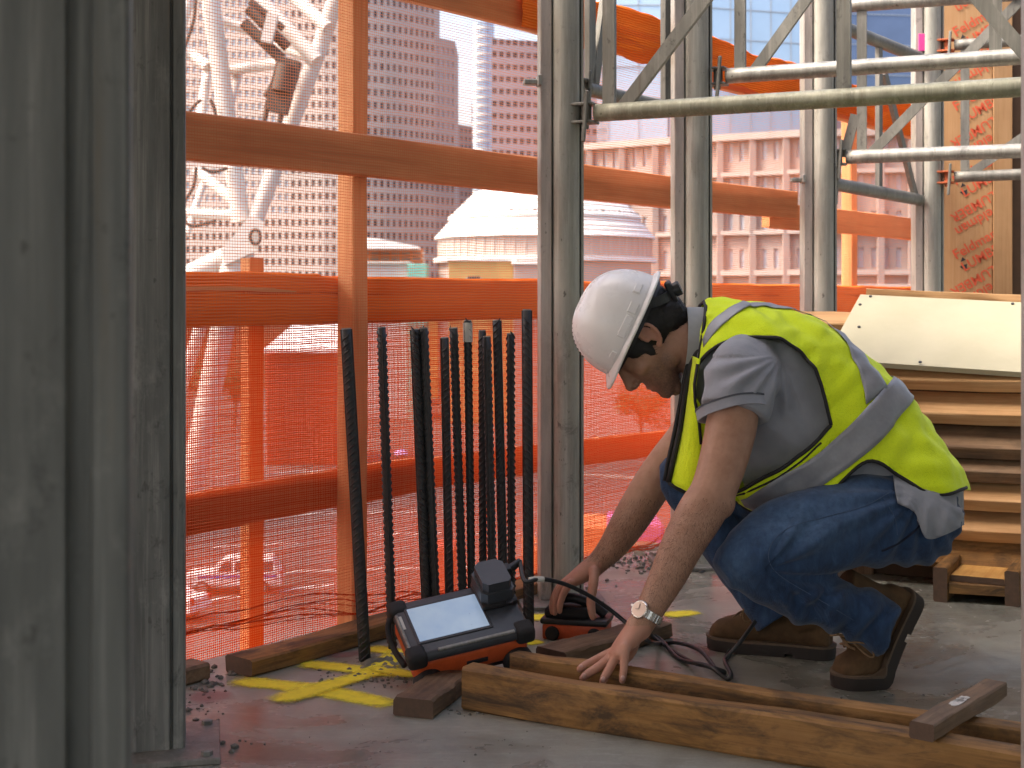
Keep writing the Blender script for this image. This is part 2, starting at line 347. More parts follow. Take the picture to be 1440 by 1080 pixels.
def net(name, a0, a1, zb, zt, off, pa, pz, wa, wz, m, label, seed=0, sag=.02, na=95, nz=22):
    """netting woven of real strands: upright strands every pa metres, level ones every pz"""
    q = MB(); rnd = random.Random(seed)
    def o_(a, z):
        s = mnoise.noise(Vector((a * 1.3 + seed, z * 1.7, seed))) + .5 * mnoise.noise(Vector((a * 3.1, z * 4.0 + seed, 2)))
        return off + sag * (s * .5 + .5)
    def dz(a, z): return .010 * mnoise.noise(Vector((a * 2.2, z * 2.5, seed + 9))) + .004 * mnoise.noise(Vector((a * 9, z * 7, seed + 4)))
    def da(a, z): return .010 * mnoise.noise(Vector((a * 2.5 + 5, z * 2.0, seed + 3)))
    zb_ = zb if callable(zb) else (lambda a: zb); zt_ = zt if callable(zt) else (lambda a: zt)
    V = []; Fc = []
    k = a0
    while k < a1:
        jw = wa * rnd.uniform(.8, 1.2); z0 = zb_(k); z1 = zt_(k)
        for i in range(nz + 1):
            z = z0 + (z1 - z0) * i / nz; A = k + da(k, z); o = o_(A, z)
            V.append(FP(A - jw / 2, z + dz(A, z), o)); V.append(FP(A + jw / 2, z + dz(A, z), o))
            if i: b = len(V); Fc.append((b - 4, b - 3, b - 1, b - 2))
        k += pa * rnd.uniform(.93, 1.07)
    zmin = min(zb_(a0), zb_(a1), zb_((a0 + a1) / 2)); zmax = max(zt_(a0), zt_(a1), zt_((a0 + a1) / 2)); k = zmin
    while k < zmax:
        jw = wz * rnd.uniform(.8, 1.2); first = True
        for i in range(na + 1):
            a = a0 + (a1 - a0) * i / na
            if k < zb_(a) or k > zt_(a): first = True; continue
            A = a + da(a, k); o = o_(A, k); z = k + dz(A, k)
            V.append(FP(A, z - jw / 2, o)); V.append(FP(A, z + jw / 2, o))
            if not first: b = len(V); Fc.append((b - 4, b - 3, b - 1, b - 2))
            first = False
        k += pz * rnd.uniform(.95, 1.05)
    q.v = V; q.f = Fc; q.mi = [0] * len(Fc)
    me = bpy.data.meshes.new(name); me.from_pydata(V, [], Fc); me.update()
    return tag(link(name, me, m), label, 'net')
def hem(a): return .095 - .07 * min(1, max(0, a / .75)) + .02 * mnoise.noise(Vector((a * 5, 1, 1)))
net('safety_net', -2.55, 5.9, hem, lambda a: 1.80 - .012 * a, .112, .0084, .0074, .0010, .0013, M['net'], 'pale orange debris netting hung over the upper rails of the fence', 3, .018)
net('safety_net', -2.55, 5.9, -.42, .89, -.010, .0062, .0057, .0026, .0026, M['net_dense'], 'dense orange netting on the lower half of the fence', 11, .006)
def wrap(name, a0, a1, zf, h, off, label, m, fold=.012, drop=.0):
    """netting folded over a rail: a wavy sleeve in front of, over and behind the rail"""
    na = int((a1 - a0) / .025); prof = []
    for k in range(15):
        t = k / 14
        if t < .62: prof.append((off + .006 * math.sin(t * 9), -h * .55 + h * 1.12 * t / .62))
        else: s = (t - .62) / .38; prof.append((off - .075 * s + .012 * math.sin(math.pi * s), h * .57 + .012 * math.sin(math.pi * s)))
    vs = []
    for i in range(na + 1):
        a = a0 + (a1 - a0) * i / na; w_ = fold * mnoise.noise(Vector((a * 2.4, off * 7, 3))) + .35 * fold * mnoise.noise(Vector((a * 11, 2, 3)))
        for k, (o, z) in enumerate(prof):
            ripple = .0016 * math.sin(k * 2.6 + a * 3 + 2 * mnoise.noise(Vector((a * 4, k * .6, 1))))
            vs.append(FP(a, zf(a) + z + w_ * (.4 + .6 * (k / 14)) + (.0 if k else -drop * abs(mnoise.noise(Vector((a * 3, 8, 1))))), o + ripple + .003 * mnoise.noise(Vector((a * 6, k * .8, 5)))))
    m_ = len(prof); fs = [(i * m_ + k, i * m_ + k + 1, (i + 1) * m_ + k + 1, (i + 1) * m_ + k) for i in range(na) for k in range(m_ - 1)]
    q = MB(); q.add(vs, fs); return tag(q.build(name, m, smooth=True), label, 'net')
n = NT('netting_folded'); d_ = n.n('ShaderNodeBsdfDiffuse'); t_ = n.n('ShaderNodeBsdfTranslucent'); mx_ = n.n('ShaderNodeMixShader'); v = n.coord('Object', (1, 1, 1))
wv = n.n('ShaderNodeTexWave', wave_type='BANDS', bands_direction='Z'); wv.inputs['Scale'].default_value = 38; wv.inputs['Distortion'].default_value = 3.0; wv.inputs['Detail'].default_value = 3; wv.inputs['Detail Scale'].default_value = .35; n.l(v, wv.inputs['Vector'])
n.l(n.ramp(wv.outputs['Fac'], [(.2, (.92, .16, .022)), (.8, (1.0, .25, .05))]), d_.inputs['Color']); t_.inputs['Color'].default_value = (.95, .14, .02, 1); mx_.inputs[0].default_value = .12
bn = n.bump(wv.outputs['Fac'], .5, .004); n.l(bn, d_.inputs['Normal'])
n.l(d_.outputs[0], mx_.inputs[1]); n.l(t_.outputs[0], mx_.inputs[2]); n.l(mx_.outputs[0], n.out.inputs['Surface']); M['net_fold'] = n.m
wrap('folded_net', -2.55, FA(455), lambda a: .862 + .012 * a, .108, -.004, 'folded orange netting over the middle rail left of the lumber post', M['net_fold'])
wrap('folded_net', FA(440), 5.9, lambda a: .868, .098, -.002, 'folded orange netting over the middle rail right of the lumber post', M['net_fold'], .010)
wrap('folded_net', FA(690), 5.9, lambda a: 1.775 - .018 * (a - 1), .125, .118, 'orange netting folded over the topmost fence rail', M['net_fold'], .03, .04)
# bunched hem of the front net and loose tie
q = MB()
for k in range(6):
    pts = []
    for i in range(90):
        a = -.55 + i * .055
        pts.append(FP(a, hem(a) + .002 + .085 * abs(mnoise.noise(Vector((a * 1.4, k * 1.7, 3)))) + .006 * mnoise.noise(Vector((a * 8, k, 7))), .115 + .012 * mnoise.noise(Vector((a * 3, k * .9, 5)))))
    q.tube(pts, .0010 + .0004 * (k % 3), 4)
tag(q.build('net_hem', M['net_dense']), 'bunched orange hem at the bottom of the front netting', 'net')
# toe board and loose timbers on the slab
tb = lumber('toe_board', G(334, 949) + Vector((0, 0, .022)) + FN * -.0, G(334, 949) + FD * 1.25 + Vector((0, 0, .022)), .088, .042, M['lumber_old'], bev=.005, warp=.004)
tag(tb, 'brown toe board lying along the slab edge beside the rebars', 'lumber')
q = MB(); c = G(262, 958); q.bevbox((0, 0, .02), (.09, .07, .04), .006, frame(c, FD)); tag(q.build('timber_offcut', M['lumber_grey'], smooth=35), 'dark offcut at the slab edge beside the left metal post', 'lumber')
# ================================================================== aluminium shoring posts and ledger frames
def post_section(w=.125):
    k = w / .125; f = [(-.0625, -.034), (-.031, -.034), (-.031, -.018), (-.0255, -.018), (-.0255, -.036)]
    for i in range(9):
        t = math.pi * (1 - i / 8); f.append((.0125 + .038 * math.cos(t), -.036 - .026 * math.sin(t)))
    f += [(.0505, -.016), (.0555, -.016), (.0555, -.037), (.0625, -.037)]
    b = [(x, -y) for x, y in reversed(f)]
    return [(x * k, y * k) for x, y in f + b]
SEC = post_section()
def flat_section(w, g0, g1, d=.055):            # flat-faced leg with one recessed channel
    h = w / 2; f = [(-h, -d + .006), (-h + .004, -d), (g0, -d), (g0 + .002, -d + .012), (g1 - .002, -d + .012), (g1, -d + .006), (h - .004, -d + .006), (h, -d + .010)]
    return f + [(x, -y) for x, y in reversed(f)]
def post(c, rz, top, label, m='alu', fl='alu_pink_reflection', plate=True, clips=(), w=.125, sec=None):
    t = tag(empty('shoring_post', (c.x, c.y, 0), rz), label, 'post', 'aluminium shoring posts')
    q = MB(); q.prism(sec or post_section(w), .012, top); s = q.build('shaft', M[m], t, 25)
    k = w / .125
    if sec is None: q = MB(); q.bevbox((-.0465 * k, -.036 * k, top / 2 + .006), (.031 * k, .0045, top - .014), .001); q.build('flange', M[fl], t)
    if plate:
        q = MB(); q.bevbox((0, 0, .006), (.25, .25, .012), .002)
        for sx in (-1, 1):
            for sy in (-1, 1): q.lathe([(.011, .012), (.011, .02), (.004, .022)], 6, Matrix.Translation((sx * .1, sy * .1, 0)))
        q.build('base_plate', M['galv_dark'], t)
    for z, side in clips:
        q = MB(); q.bevbox((side * .085, -.02, z), (.05, .035, .016), .003); q.bevbox((side * .066, -.03, z + .003), (.012, .05, .03), .002); q.build('clip', M['galv'], t)
    return t
def rowY(u): m = (u - 720) / FPX; return 3.086 / (.785 - m)
pA, pB, pC, pD = [Vector(((u - 720) / FPX * rowY(u), rowY(u), 0)) for u in (788, 972, 1150.5, 1304)]
zz = lambda v_, Y: CAM_H - (v_ - HZ) * Y / FPX
post(pA, R(6), 3.45, 'light grey metal post between the rebars and the hard hat', clips=((zz(118, pA.y), -1),))
post(pB, R(4), 3.45, 'grey metal post rising behind the back of the hard hat')
post(pC, R(2), 3.45, 'grey metal post rising behind the crouching worker\'s back', clips=((zz(254, pC.y), -1),))
tD = post(pD, R(0), 3.45, 'farthest grey metal post beside the red printed column')
q = MB(); q.bevbox((-.035, -.041, zz(62, pD.y)), (.030, .004, .075), .001); q.build('pink_tape', plain('pink_tape', (.80, .08, .35), .5), tD)
L2 = Vector(((217 - 720) / FPX * 2.76, 2.76, 0)); post(L2, R(12), 3.45, 'shaded metal post on a base plate at the left edge of the netting', 'alu_shaded', 'alu_shaded', sec=flat_section(.118, .030, .037))
L1 = Vector(((38 - 720) / FPX * 1.06, 1.06, 0)); t1 = post(L1, R(14), 3.45, 'closest shaded metal post filling the left edge of the picture', 'alu_shaded', 'alu_shaded', sec=flat_section(.150, .030, .049))
R1 = Vector(((1502 - 720) / FPX * 2.1, 2.1, 0)); post(R1, R(-4), 3.45, 'pale metal post just showing at the right edge', 'alu_pink_reflection', w=.118)
def bracket(q, p, d, s=1.0):
    """clamp at the end of a ledger tube: forked plates, a bolt and a wedge pin"""
    d = d.normalized(); Mx = frame(p, d)
    q.bevbox((-.055 * s, 0, .026 * s), (.11 * s, .06 * s, .008), .002, Mx); q.bevbox((-.055 * s, 0, -.026 * s), (.11 * s, .06 * s, .008), .002, Mx)
    q.bevbox((-.105 * s, 0, 0), (.012, .064 * s, .066 * s), .002, Mx)
    q.lathe([(.016 * s, -.028 * s), (.016 * s, .028 * s)], 10, Mx @ Matrix.Translation((-.03 * s, 0, 0)))
    q.lathe([(.012, -.045 * s), (.012, -.034 * s)], 6, Mx @ Matrix.Translation((-.03 * s, -.01, 0)))
def wedge(q, p, d, s=1.0):
    Mx = frame(p, d.normalized()); q.bevbox((-.006, -.036 * s, -.012), (.012, .009, .15 * s), .003, Mx @ Matrix.Rotation(.08, 4, 'Y'))
def ledger(name, label, a, b, rt, top, verts, diags, mt='galv', mbar='galv_dark', bar=(.036, .018), grp='ledger frames', paint=None):
    """a..b lower tube axis; verts: distances along; diags: (s0,h0,s1,h1)"""
    t = tag(empty(name, a), label, 'scaffold frame', grp); o = Vector(a); d = (Vector(b) - o); L = d.length; d.normalize()
    loc = lambda s, h: d * s + Vector((0, 0, h))
    nseg = 24
    def tubepts(h): return [loc(.0 + L * i / nseg, h) for i in range(nseg + 1)]
    q = MB(); q.tube(tubepts(0), rt, 18); q.build('lower_tube', M[mt], t, True)
    q = MB(); q.tube(tubepts(top), rt, 18); q.build('upper_tube', M[mt], t, True)
    for h in (0, top):
        q = MB(); bracket(q, loc(.0, h), d, rt / .026); q.build('end_bracket', M[paint or 'galv_dark'], t)
        q = MB(); wedge(q, loc(-.012, h), d, rt / .026); q.build('wedge_pin', M['galv_dark'], t)
    side = d.cross(Vector((0, 0, 1))).normalized()
    for s in verts:
        q = MB(); q.bar(loc(s, rt * .6), loc(s, top - rt * .6), bar[1], bar[0], up=d); q.build('upright', M[mbar], t)
    for s0, h0, s1, h1 in diags:
        q = MB(); q.bar(loc(s0, h0), loc(s1, h1), bar[1], bar[0], up=d.cross(side)); q.build('diagonal_brace', M[mbar], t)
    return t
def on(a, b, u):                      # distance along the tube a..b at photo column u
    m = (u - 720) / FPX; d = (b - a); k = (m * a.y - a.x) / (d.x - m * d.y); return k * d.length
a = P(838, 159, 4.05); b_ = P(1440, 122, 3.563); b = a + (b_ - a) * 1.45
ledger('ledger_frame', 'lowest and closest truss frame, its mossy tube crossing above the worker', a, b, .0255, .62, [on(a, b, 857), on(a, b, 1187), on(a, b, 1187) * 1.9],
       [(on(a, b, 876), .01, on(a, b, 876) + .33, .40), (on(a, b, 876) + .33, .40, on(a, b, 1187) - .03, .62), (on(a, b, 1187) + .04, .62, on(a, b, 1187) + .50, .02)], mt='galv_moss')
a = P(1022, 107, 4.66); b_ = P(1440, 79, 4.30); b = a + (b_ - a) * 1.5
ledger('ledger_frame', 'truss frame with bright galvanised tube just above the closest one', a, b, .0255, .62, [on(a, b, 1041), on(a, b, 1400)], [(on(a, b, 1058), .0, on(a, b, 1058) + .46, .60)])
a = P(1190, 221, 5.40); b_ = P(1440, 212, 5.19); b = a + (b_ - a) * 2.2
ledger('ledger_frame', 'truss frame clamped to the post behind the worker\'s back', a, b, .0265, .575, [on(a, b, 1212), on(a, b, 1330) + .4],
       [(on(a, b, 1221), .0, on(a, b, 1435), .55), (on(a, b, 1187), .0, on(a, b, 1203), .16)], mt='galv')
a = P(1342, 249, 6.20); b_ = P(1440, 245, 6.10); b = a + (b_ - a) * 4
ledger('ledger_frame', 'farthest truss frame with a rusty orange clamp on the farthest post', a, b, .024, .575, [on(a, b, 1357)], [(on(a, b, 1358), .0, on(a, b, 1440) + .2, .30)], mt='galv_dark', paint='rust_orange')
a = pA + Vector((.075, .09, zz(121, 4.15))); b = pB + Vector((-.06, -.03, zz(121, 4.15)))
ledger('brace_frame', 'dark brace frame between the post by the rebars and the next one', a, b, .021, .62, [.03, on(a, b, 936)], [(.05, .02, .20, .6)], mt='galv_dark')
a = pC + Vector((.06, .06, zz(256, 5.42))); b = pD + Vector((-.05, -.05, zz(256, 5.42) - .012))
ledger('brace_frame', 'dark brace frame sloping towards the farthest post', a, b, .026, .62, [on(a, b, 1236)], [(on(a, b, 1288), .0, on(a, b, 1243), .5)], mt='galv_dark')
# ------------------------------------------------------------------ printed timber panel standing behind the farthest post
pc = P(1322, 400, 6.62); panel = tag(empty('printed_timber_column', (pc.x, pc.y, 0), R(-6)), 'upright tan timber column printed with red lumber yard lettering', 'timber')
M['lvl'] = make_wood('laminated_timber', (.47, .28, .14), (.54, .34, .18), (.40, .22, .10), along=(14, 14, 1.0))
M['lvl_dark'] = make_wood('laminated_edge', (.40, .24, .12), (.46, .28, .15), (.28, .15, .07), along=(14, 14, 1.0))
M['brown_dark'] = plain('dark_brown_board', (.10, .055, .03), .8, var=.3, scale=10)
q = MB(); q.bevbox((.118, .03, 1.72), (.236, .06, 3.44), .002); q.build('board', M['lvl'], panel)
q = MB(); q.bevbox((.282, .022, 1.72), (.086, .06, 3.44), .002); q.build('edge_board', M['lvl_dark'], panel)
q = MB(); q.bevbox((.40, .05, 1.72), (.14, .05, 3.44), .002); q.build('dark_board', M['brown_dark'], panel)
M['red_ink'] = plain('red_ink', (.62, .10, .045), .7, var=.15, scale=25); M['black_ink'] = plain('black_ink', (.03, .03, .035), .7)
def text_mesh(txt, size, name):
    cu = bpy.data.curves.new(name, 'FONT'); cu.body = txt; cu.size = size; cu.align_x = 'CENTER'; cu.align_y = 'CENTER'; cu.extrude = 0.0; cu.offset = size * .012; cu.resolution_u = 3
    o = bpy.data.objects.new(name, cu); COL.objects.link(o); dg = bpy.context.evaluated_depsgraph_get(); dg.update()
    me = bpy.data.meshes.new_from_object(o.evaluated_get(dg)); bpy.data.objects.remove(o); bpy.data.curves.remove(cu); me.name = name; me.materials.clear(); return me
fm = text_mesh('Feldman', .066, 'lettering'); lm_ = text_mesh('LUMBER', .062, 'lettering')
for me in (fm, lm_): me.materials.append(M['red_ink'])
def stamp(me, x, z, ang, flip=False):
    o = bpy.data.objects.new('lettering', me); COL.objects.link(o); o.parent = panel
    o.matrix_basis = Matrix.Translation((x, -.0035, z)) @ Matrix.Rotation(R(90), 4, 'X') @ Matrix.Rotation(R(ang), 4, 'Z')
for k in range(8):
    z = .66 + k * .345 * 1.0
    stamp(fm, .158, z + .125, 30); stamp(lm_, .198, z + .070, 30)
    stamp(fm, .168, z + .235, 210); stamp(lm_, .150, z + .300, 210)
    q = MB(); q.add([(.088, -.003, z + .02), (.120, -.003, z + .0), (.122, -.003, z + .035)], [(0, 1, 2)]); q.add([(.092, -.0034, z + .042), (.116, -.0034, z + .052), (.100, -.0034, z + .065)], [(0, 1, 2)]); q.build('printed_mark', M['black_ink'], panel)
# ------------------------------------------------------------------ stack of formwork timbers and pale sheet
E_ = Vector((.906, -.423, 0)); EN = Vector((-.423, -.906, 0))
rows = [(528, 'lumber_new'), (575, 'lumber_new'), (622, 'lumber_grey'), (655, 'lumber_grey'), (695, 'lumber_new'), (738, 'lumber_new'), (777, 'lumber_old')]
where = ['directly below the pale sheet', 'second below the pale sheet, with a knot', 'third below the pale sheet, greyish', 'fourth below the pale sheet, greyish', 'fifth below the pale sheet', 'sixth below the pale sheet', 'lowest of the stack, above the wooden tray']
M['lumber_new_t'] = M['lumber_new']
for (vy, m), wh in zip(rows, where):
    Y = 4.28; c = P(1400, vy, Y); ang = R(38) if vy < 760 else R(62)
    up = (Vector((0, 0, 1)) * math.cos(ang) + EN * math.sin(ang))
    o = lumber('formwork_plank', c - E_ * .60, c + E_ * .55, .102, .044, M[m], up=up, warp=.002, bev=.003)
    tag(o, 'tilted formwork plank ' + wh, 'lumber', 'tilted planks of the formwork stack')
for s in (-.42, .40):
    c = P(1400, 650, 4.28) + E_ * s - EN * .085
    o = lumber('stack_stringer', Vector((c.x, c.y, .0)) - EN * -.0, Vector((c.x, c.y, .60)) - EN * .02, .09, .04, M['lumber_grey'], up=EN)
    tag(o, 'dark upright stringer behind the tilted planks, ' + ('worker side' if s < 0 else 'right edge side'), 'lumber')
bc = P(1400, 650, 4.28) - EN * .11
q = MB(); q.bevbox((0, 0, .30), (1.12, .02, .60), .002, frame(Vector((bc.x, bc.y, 0)), E_)); tag(q.build('gap_blocking_sheet', M['brown_dark']), 'dark sheet added behind the tilted planks to block light gaps', 'plywood')  # added sheet, closes light leaks between the planks
def sheet(name, c4_, th, m, parent=None):
    a, b, c, d = [Vector(x) for x in c4_]; nn = (b - a).cross(d - a).normalized() * th
    q = MB(); q.add([a, b, c, d, a + nn, b + nn, c + nn, d + nn], [(0, 1, 2, 3), (7, 6, 5, 4), (0, 4, 5, 1), (1, 5, 6, 2), (2, 6, 7, 3), (3, 7, 4, 0)]); return q.build(name, m, parent)
n = NT('pale_plyform'); v = n.coord('Object'); c_ = n.ramp(n.noise(v, 5, 6), [(.3, (.40, .375, .255)), (.7, (.46, .432, .305))]); c_ = n.mix(n.ramp(n.noise(v, 60, 5), [(.6, 0.0), (.75, .3)]), c_, (.5, .45, .31))
n.set(color=c_, rough=.55, normal=n.bump(n.noise(v, 70, 4), .1, .002)); M['plyform'] = n.m
cs = [P(1210, 414, 4.72), P(1160, 505, 4.42), P(1475, 526, 4.16), P(1475, 427, 4.46)]
ply = tag(empty('plywood_sheet', cs[1]), 'pale cream plywood sheet tilted on top of the timber stack', 'plywood')
o = sheet('panel', [p - cs[1] for p in cs], -.018, M['plyform'], ply)
nn = (cs[1] - cs[0]).cross(cs[3] - cs[0]).normalized()
if nn.y > 0: nn = -nn
for u, v_ in ((1224, 417), (1209.5, 428.5), (1208, 460), (1294, 509.5), (1424, 427.5)):
    fu = (u - 1210) / 250; d0 = P(u, v_, 1) - Vector((0, 0, CAM_H)); d0 = P(u, v_, 1.0); cam0 = Vector((0, 0, CAM_H)); ray = (d0 - cam0)
    k = (cs[0] - cam0).dot(nn) / ray.dot(nn); p = cam0 + ray * k + nn * .0015
    q = MB(); q.lathe([(.0052, -.002), (.0052, .001), (.003, .0012)], 8, Matrix.Translation(p - cs[1]) @ nn.to_track_quat('Z', 'Y').to_matrix().to_4x4()); q.build('screw', M['black_plastic'], ply)
o = lumber('formwork_rib', P(1220, 412, 4.80), P(1480, 423, 4.54), .04, .030, M['lumber_new'], bev=.002); tag(o, 'raw timber rib along the top edge of the pale sheet', 'lumber')
o = lumber('formwork_rib', P(1122, 456, 4.62), P(1230, 458, 4.66), .09, .055, M['lumber_new'], up=(0, -.5, 1), bev=.003); tag(o, 'timber end sticking out left of the pale sheet', 'lumber')
# wooden tray on the slab at the foot of the stack
tr = tag(empty('wooden_tray', G(1312, 846)), 'small wooden tray of offcuts on the slab below the stack', 'tray'); tl = tr.location.copy()
M['ply_orange'] = make_wood('fresh_plywood', (.60, .33, .10), (.70, .42, .15), (.45, .22, .06))
dirn = Vector((.45, .89, 0)); sd = Vector((.95, -.31, 0)).normalized()
for k, (s, nm) in enumerate(((.02, 'side_rail'), (.215, 'side_rail'))):
    o = lumber(nm, sd * s + Vector((0, 0, .05)), sd * s + dirn * .30 + Vector((0, 0, .05)), .04, .10, M['lumber_old'], bev=.004); o.parent = tr
o = lumber('plank', sd * .118 + dirn * .02 + Vector((0, 0, .066)), sd * .118 + dirn * .28 + Vector((0, 0, .066)), .15, .018, M['ply_orange'], bev=.002); o.parent = tr
o = lumber('cross_piece', sd * .04 + dirn * .02 + Vector((0, 0, .04)), sd * .196 + dirn * .02 + Vector((0, 0, .04)), .03, .03, M['lumber_old'], bev=.002); o.parent = tr
# ================================================================== city beyond the fence
M['granite'] = plain('pink_granite', (.47, .405, .365), .8, var=.12, scale=.05)
M['granite_l'] = plain('pale_granite', (.43, .37, .335), .8, var=.1, scale=.05)
M['win_dark'] = plain('dark_window_glass', (.12, .10, .10), .15, var=.75, scale=.35, spec=.6)
M['win_pale'] = plain('pale_window_glass', (.42, .48, .54), .12, var=.25, scale=.1, spec=.6)
M['cream_l'] = plain('pale_cornice', (.40, .345, .315), .8, var=.1, scale=.2)
M['lilac'] = plain('lilac_facade', (.42, .35, .36), .8, var=.15, scale=.06)
M['cream'] = plain('cream_facade', (.34, .285, .26), .85, var=.12, scale=.1)
M['roof_white'] = plain('white_roof_membrane', (.82, .81, .78), .7, var=.06, scale=.2)
M['grey_wall'] = plain('grey_site_wall', (.40, .37, .36), .85, var=.2, scale=.3)
M['teal'] = plain('teal_sheeting', (.13, .42, .36), .7, var=.2, scale=.4)
M['ochre'] = plain('ochre_wall', (.42, .27, .10), .8, var=.25, scale=.3)
M['glass_blue'] = plain('blue_glass', (.42, .55, .68), .12, metal=.3, var=.15, scale=.03)
M['glass_deep'] = plain('deep_blue_glass', (.13, .18, .29), .18, metal=.3, var=.3, scale=.04)
M['mullion'] = plain('mullion', (.32, .36, .40), .5)
M['brick'] = plain('brown_brick', (.24, .11, .06), .9, var=.3, scale=.4)
M['red_steel'] = plain('red_container', (.40, .07, .04), .6, var=.25, scale=.4)
M['scaf_orange'] = plain('orange_scaffold', (.70, .22, .08), .6)
def facade(name, label, plan, z0, z1, fh, pitch, ww, wh, wall, glass, cat='building', depth=30, zwin0=None, glass2=None, split=None, sill=.22):
    """plan: list of (x, y) from left to right; wall of piers and spandrels standing proud of recessed glass"""
    t = tag(empty(name, (plan[0][0], plan[0][1], z0)), label, cat); o = Vector((plan[0][0], plan[0][1], 0))
    P2 = [Vector((x, y, 0)) for x, y in plan]; cum = [0]
    for a, b in zip(P2[:-1], P2[1:]): cum.append(cum[-1] + (b - a).length)
    n_ = max(1, int(cum[-1] / pitch))
    def at(s):
        s = min(max(s, 0), cum[-1])
        for i in range(len(P2) - 1):
            if s <= cum[i + 1] + 1e-6:
                k = (s - cum[i]) / (cum[i + 1] - cum[i]); d = (P2[i + 1] - P2[i]).normalized(); return P2[i].lerp(P2[i + 1], k), Vector((d.y, -d.x, 0))
    cells = [at(cum[-1] * i / n_) for i in range(n_ + 1)]
    w = MB(); g = MB(); nf = int((z1 - z0) / fh); L = cum[-1] / n_; mg = (1 - ww / L) / 2
    V = lambda p, z: (p - o) + Vector((0, 0, z - z0))
    zw = z0 if zwin0 is None else zwin0
    # glass sheet set back 0.35 m, one pane per window
    for i in range(n_):
        (p, pn), (q, qn) = cells[i], cells[i + 1]
        a = p.lerp(q, mg); b = p.lerp(q, 1 - mg)
        w.add([V(p, z0), V(a, z0), V(a, z1), V(p, z1)], [(0, 1, 2, 3)]); w.add([V(b, z0), V(q, z0), V(q, z1), V(b, z1)], [(0, 1, 2, 3)])
        for f in range(nf + 1):
            zb = z0 + f * fh; s0 = zb + fh * sill; s1 = s0 + wh; top = min(zb + fh, z1)
            if zb >= z1: continue
            if s1 > z1 or zb < zw: w.add([V(a, zb), V(b, zb), V(b, top), V(a, top)], [(0, 1, 2, 3)]); continue
            w.add([V(a, zb), V(b, zb), V(b, s0), V(a, s0)], [(0, 1, 2, 3)]); w.add([V(a, s1), V(b, s1), V(b, top), V(a, top)], [(0, 1, 2, 3)])
            ia = a - pn * .5; ib = b - qn * .5
            gi = 0
            if glass2 is not None and split(i / n_, s0): gi = 1
            g.add([V(ia, s0), V(ib, s0), V(ib, s1), V(ia, s1)], [(0, 1, 2, 3)], gi)
            w.add([V(a, s0), V(b, s0), V(ib, s0), V(ia, s0)], [(0, 1, 2, 3)]); w.add([V(a, s0), V(ia, s0), V(ia, s1), V(a, s1)], [(0, 1, 2, 3)]); w.add([V(b, s0), V(ib, s0), V(ib, s1), V(b, s1)], [(0, 1, 2, 3)]); w.add([V(a, s1), V(b, s1), V(ib, s1), V(ia, s1)], [(0, 1, 2, 3)])
    back = [p + Vector((0, depth, 0)) for p in (P2[-1], P2[0])]; ring = [V(p, z0) for p in P2] + [V(p, z0) for p in back]; topr = [V(p, z1) for p in P2] + [V(p, z1) for p in back]; k = len(P2)
    w.add([ring[k - 1], ring[k], topr[k], topr[k - 1]], [(0, 1, 2, 3)]); w.add([ring[k], ring[k + 1], topr[k + 1], topr[k]], [(0, 1, 2, 3)]); w.add([ring[k + 1], ring[0], topr[0], topr[k + 1]], [(0, 1, 2, 3)]); w.add(topr, [tuple(range(len(topr)))])
    w.build('wall', wall, t); go = g.build('window_panes', glass, t, mats=[glass] + ([glass2] if glass2 else [])); go['kind'] = 'stuff'
    return t
def pl(*uv): return [((u - 720) * Y / FPX, Y) for u, Y in uv]
zt = lambda v_, Y: CAM_H - (v_ - HZ) * Y / FPX
facade('stone_tower', 'tall curved pink granite office tower with rows of square windows', pl((-420, 500), (330, 462), (455, 456), (505, 456), (545, 460), (585, 467), (612, 473)), STREET, 150, 4.2, 2.25, 1.2, 2.2, M['granite'], M['win_dark'],
       glass2=M['win_pale'], split=lambda f, z: f < .80 and z > 26)  # upper left panes: sky reflection put into a paler glass colour
facade('stone_wing', 'lower granite wing stepped down beside the curved tower', pl((612.3, 474), (640, 482)), STREET, zt(55, 478), 4.2, 2.25, 1.2, 2.2, M['granite_l'], M['win_dark'], glass2=M['win_pale'], split=lambda f, z: z > 55 and z < 95)
facade('distant_block', 'small distant block between the granite wing and glass tower', pl((640.5, 640), (664, 650)), STREET, zt(176, 645), 3.6, 2.6, 1.5, 2.0, M['cream'], M['win_dark'])
q = MB(); a = P(664, 175, 640); b = P(664, 145, 640); q.tube([a, b], .5, 6); tag(q.build('roof_mast', M['mullion']), 'thin mast on the small distant block', 'mast')
# round glass tower
t = tag(empty('glass_tower', (P(680, 400, 560).x, 560, STREET)), 'slim rounded glass tower with white horizontal bands', 'building')
q = MB(); h = zt(33, 560) - STREET; q.lathe([(4.2, 0), (4.2, h)], 28); q.build('glazing', M['glass_blue'], t, 40)
q = MB(); k = 2.0
while k < h:
    q.lathe([(4.32, k), (4.32, k + 1.0)], 28); k += 3.4
q.build('floor_bands', M['roof_white'], t)['kind'] = 'stuff'
facade('brown_tower', 'brown office tower behind the light grey metal post', pl((691, 380), (760, 384), (850, 390), (960, 396)), STREET, zt(60, 386), 3.3, 1.9, 1.3, 1.5, M['lilac'], M['win_dark'])
facade('lilac_block', 'plain lilac block behind the posts and scaffold', pl((900, 330), (1010, 332), (1140, 335), (2000, 350)), STREET, zt(118, 332), 4.4, 6, 1.5, 1.2, M['lilac'], M['win_dark'])
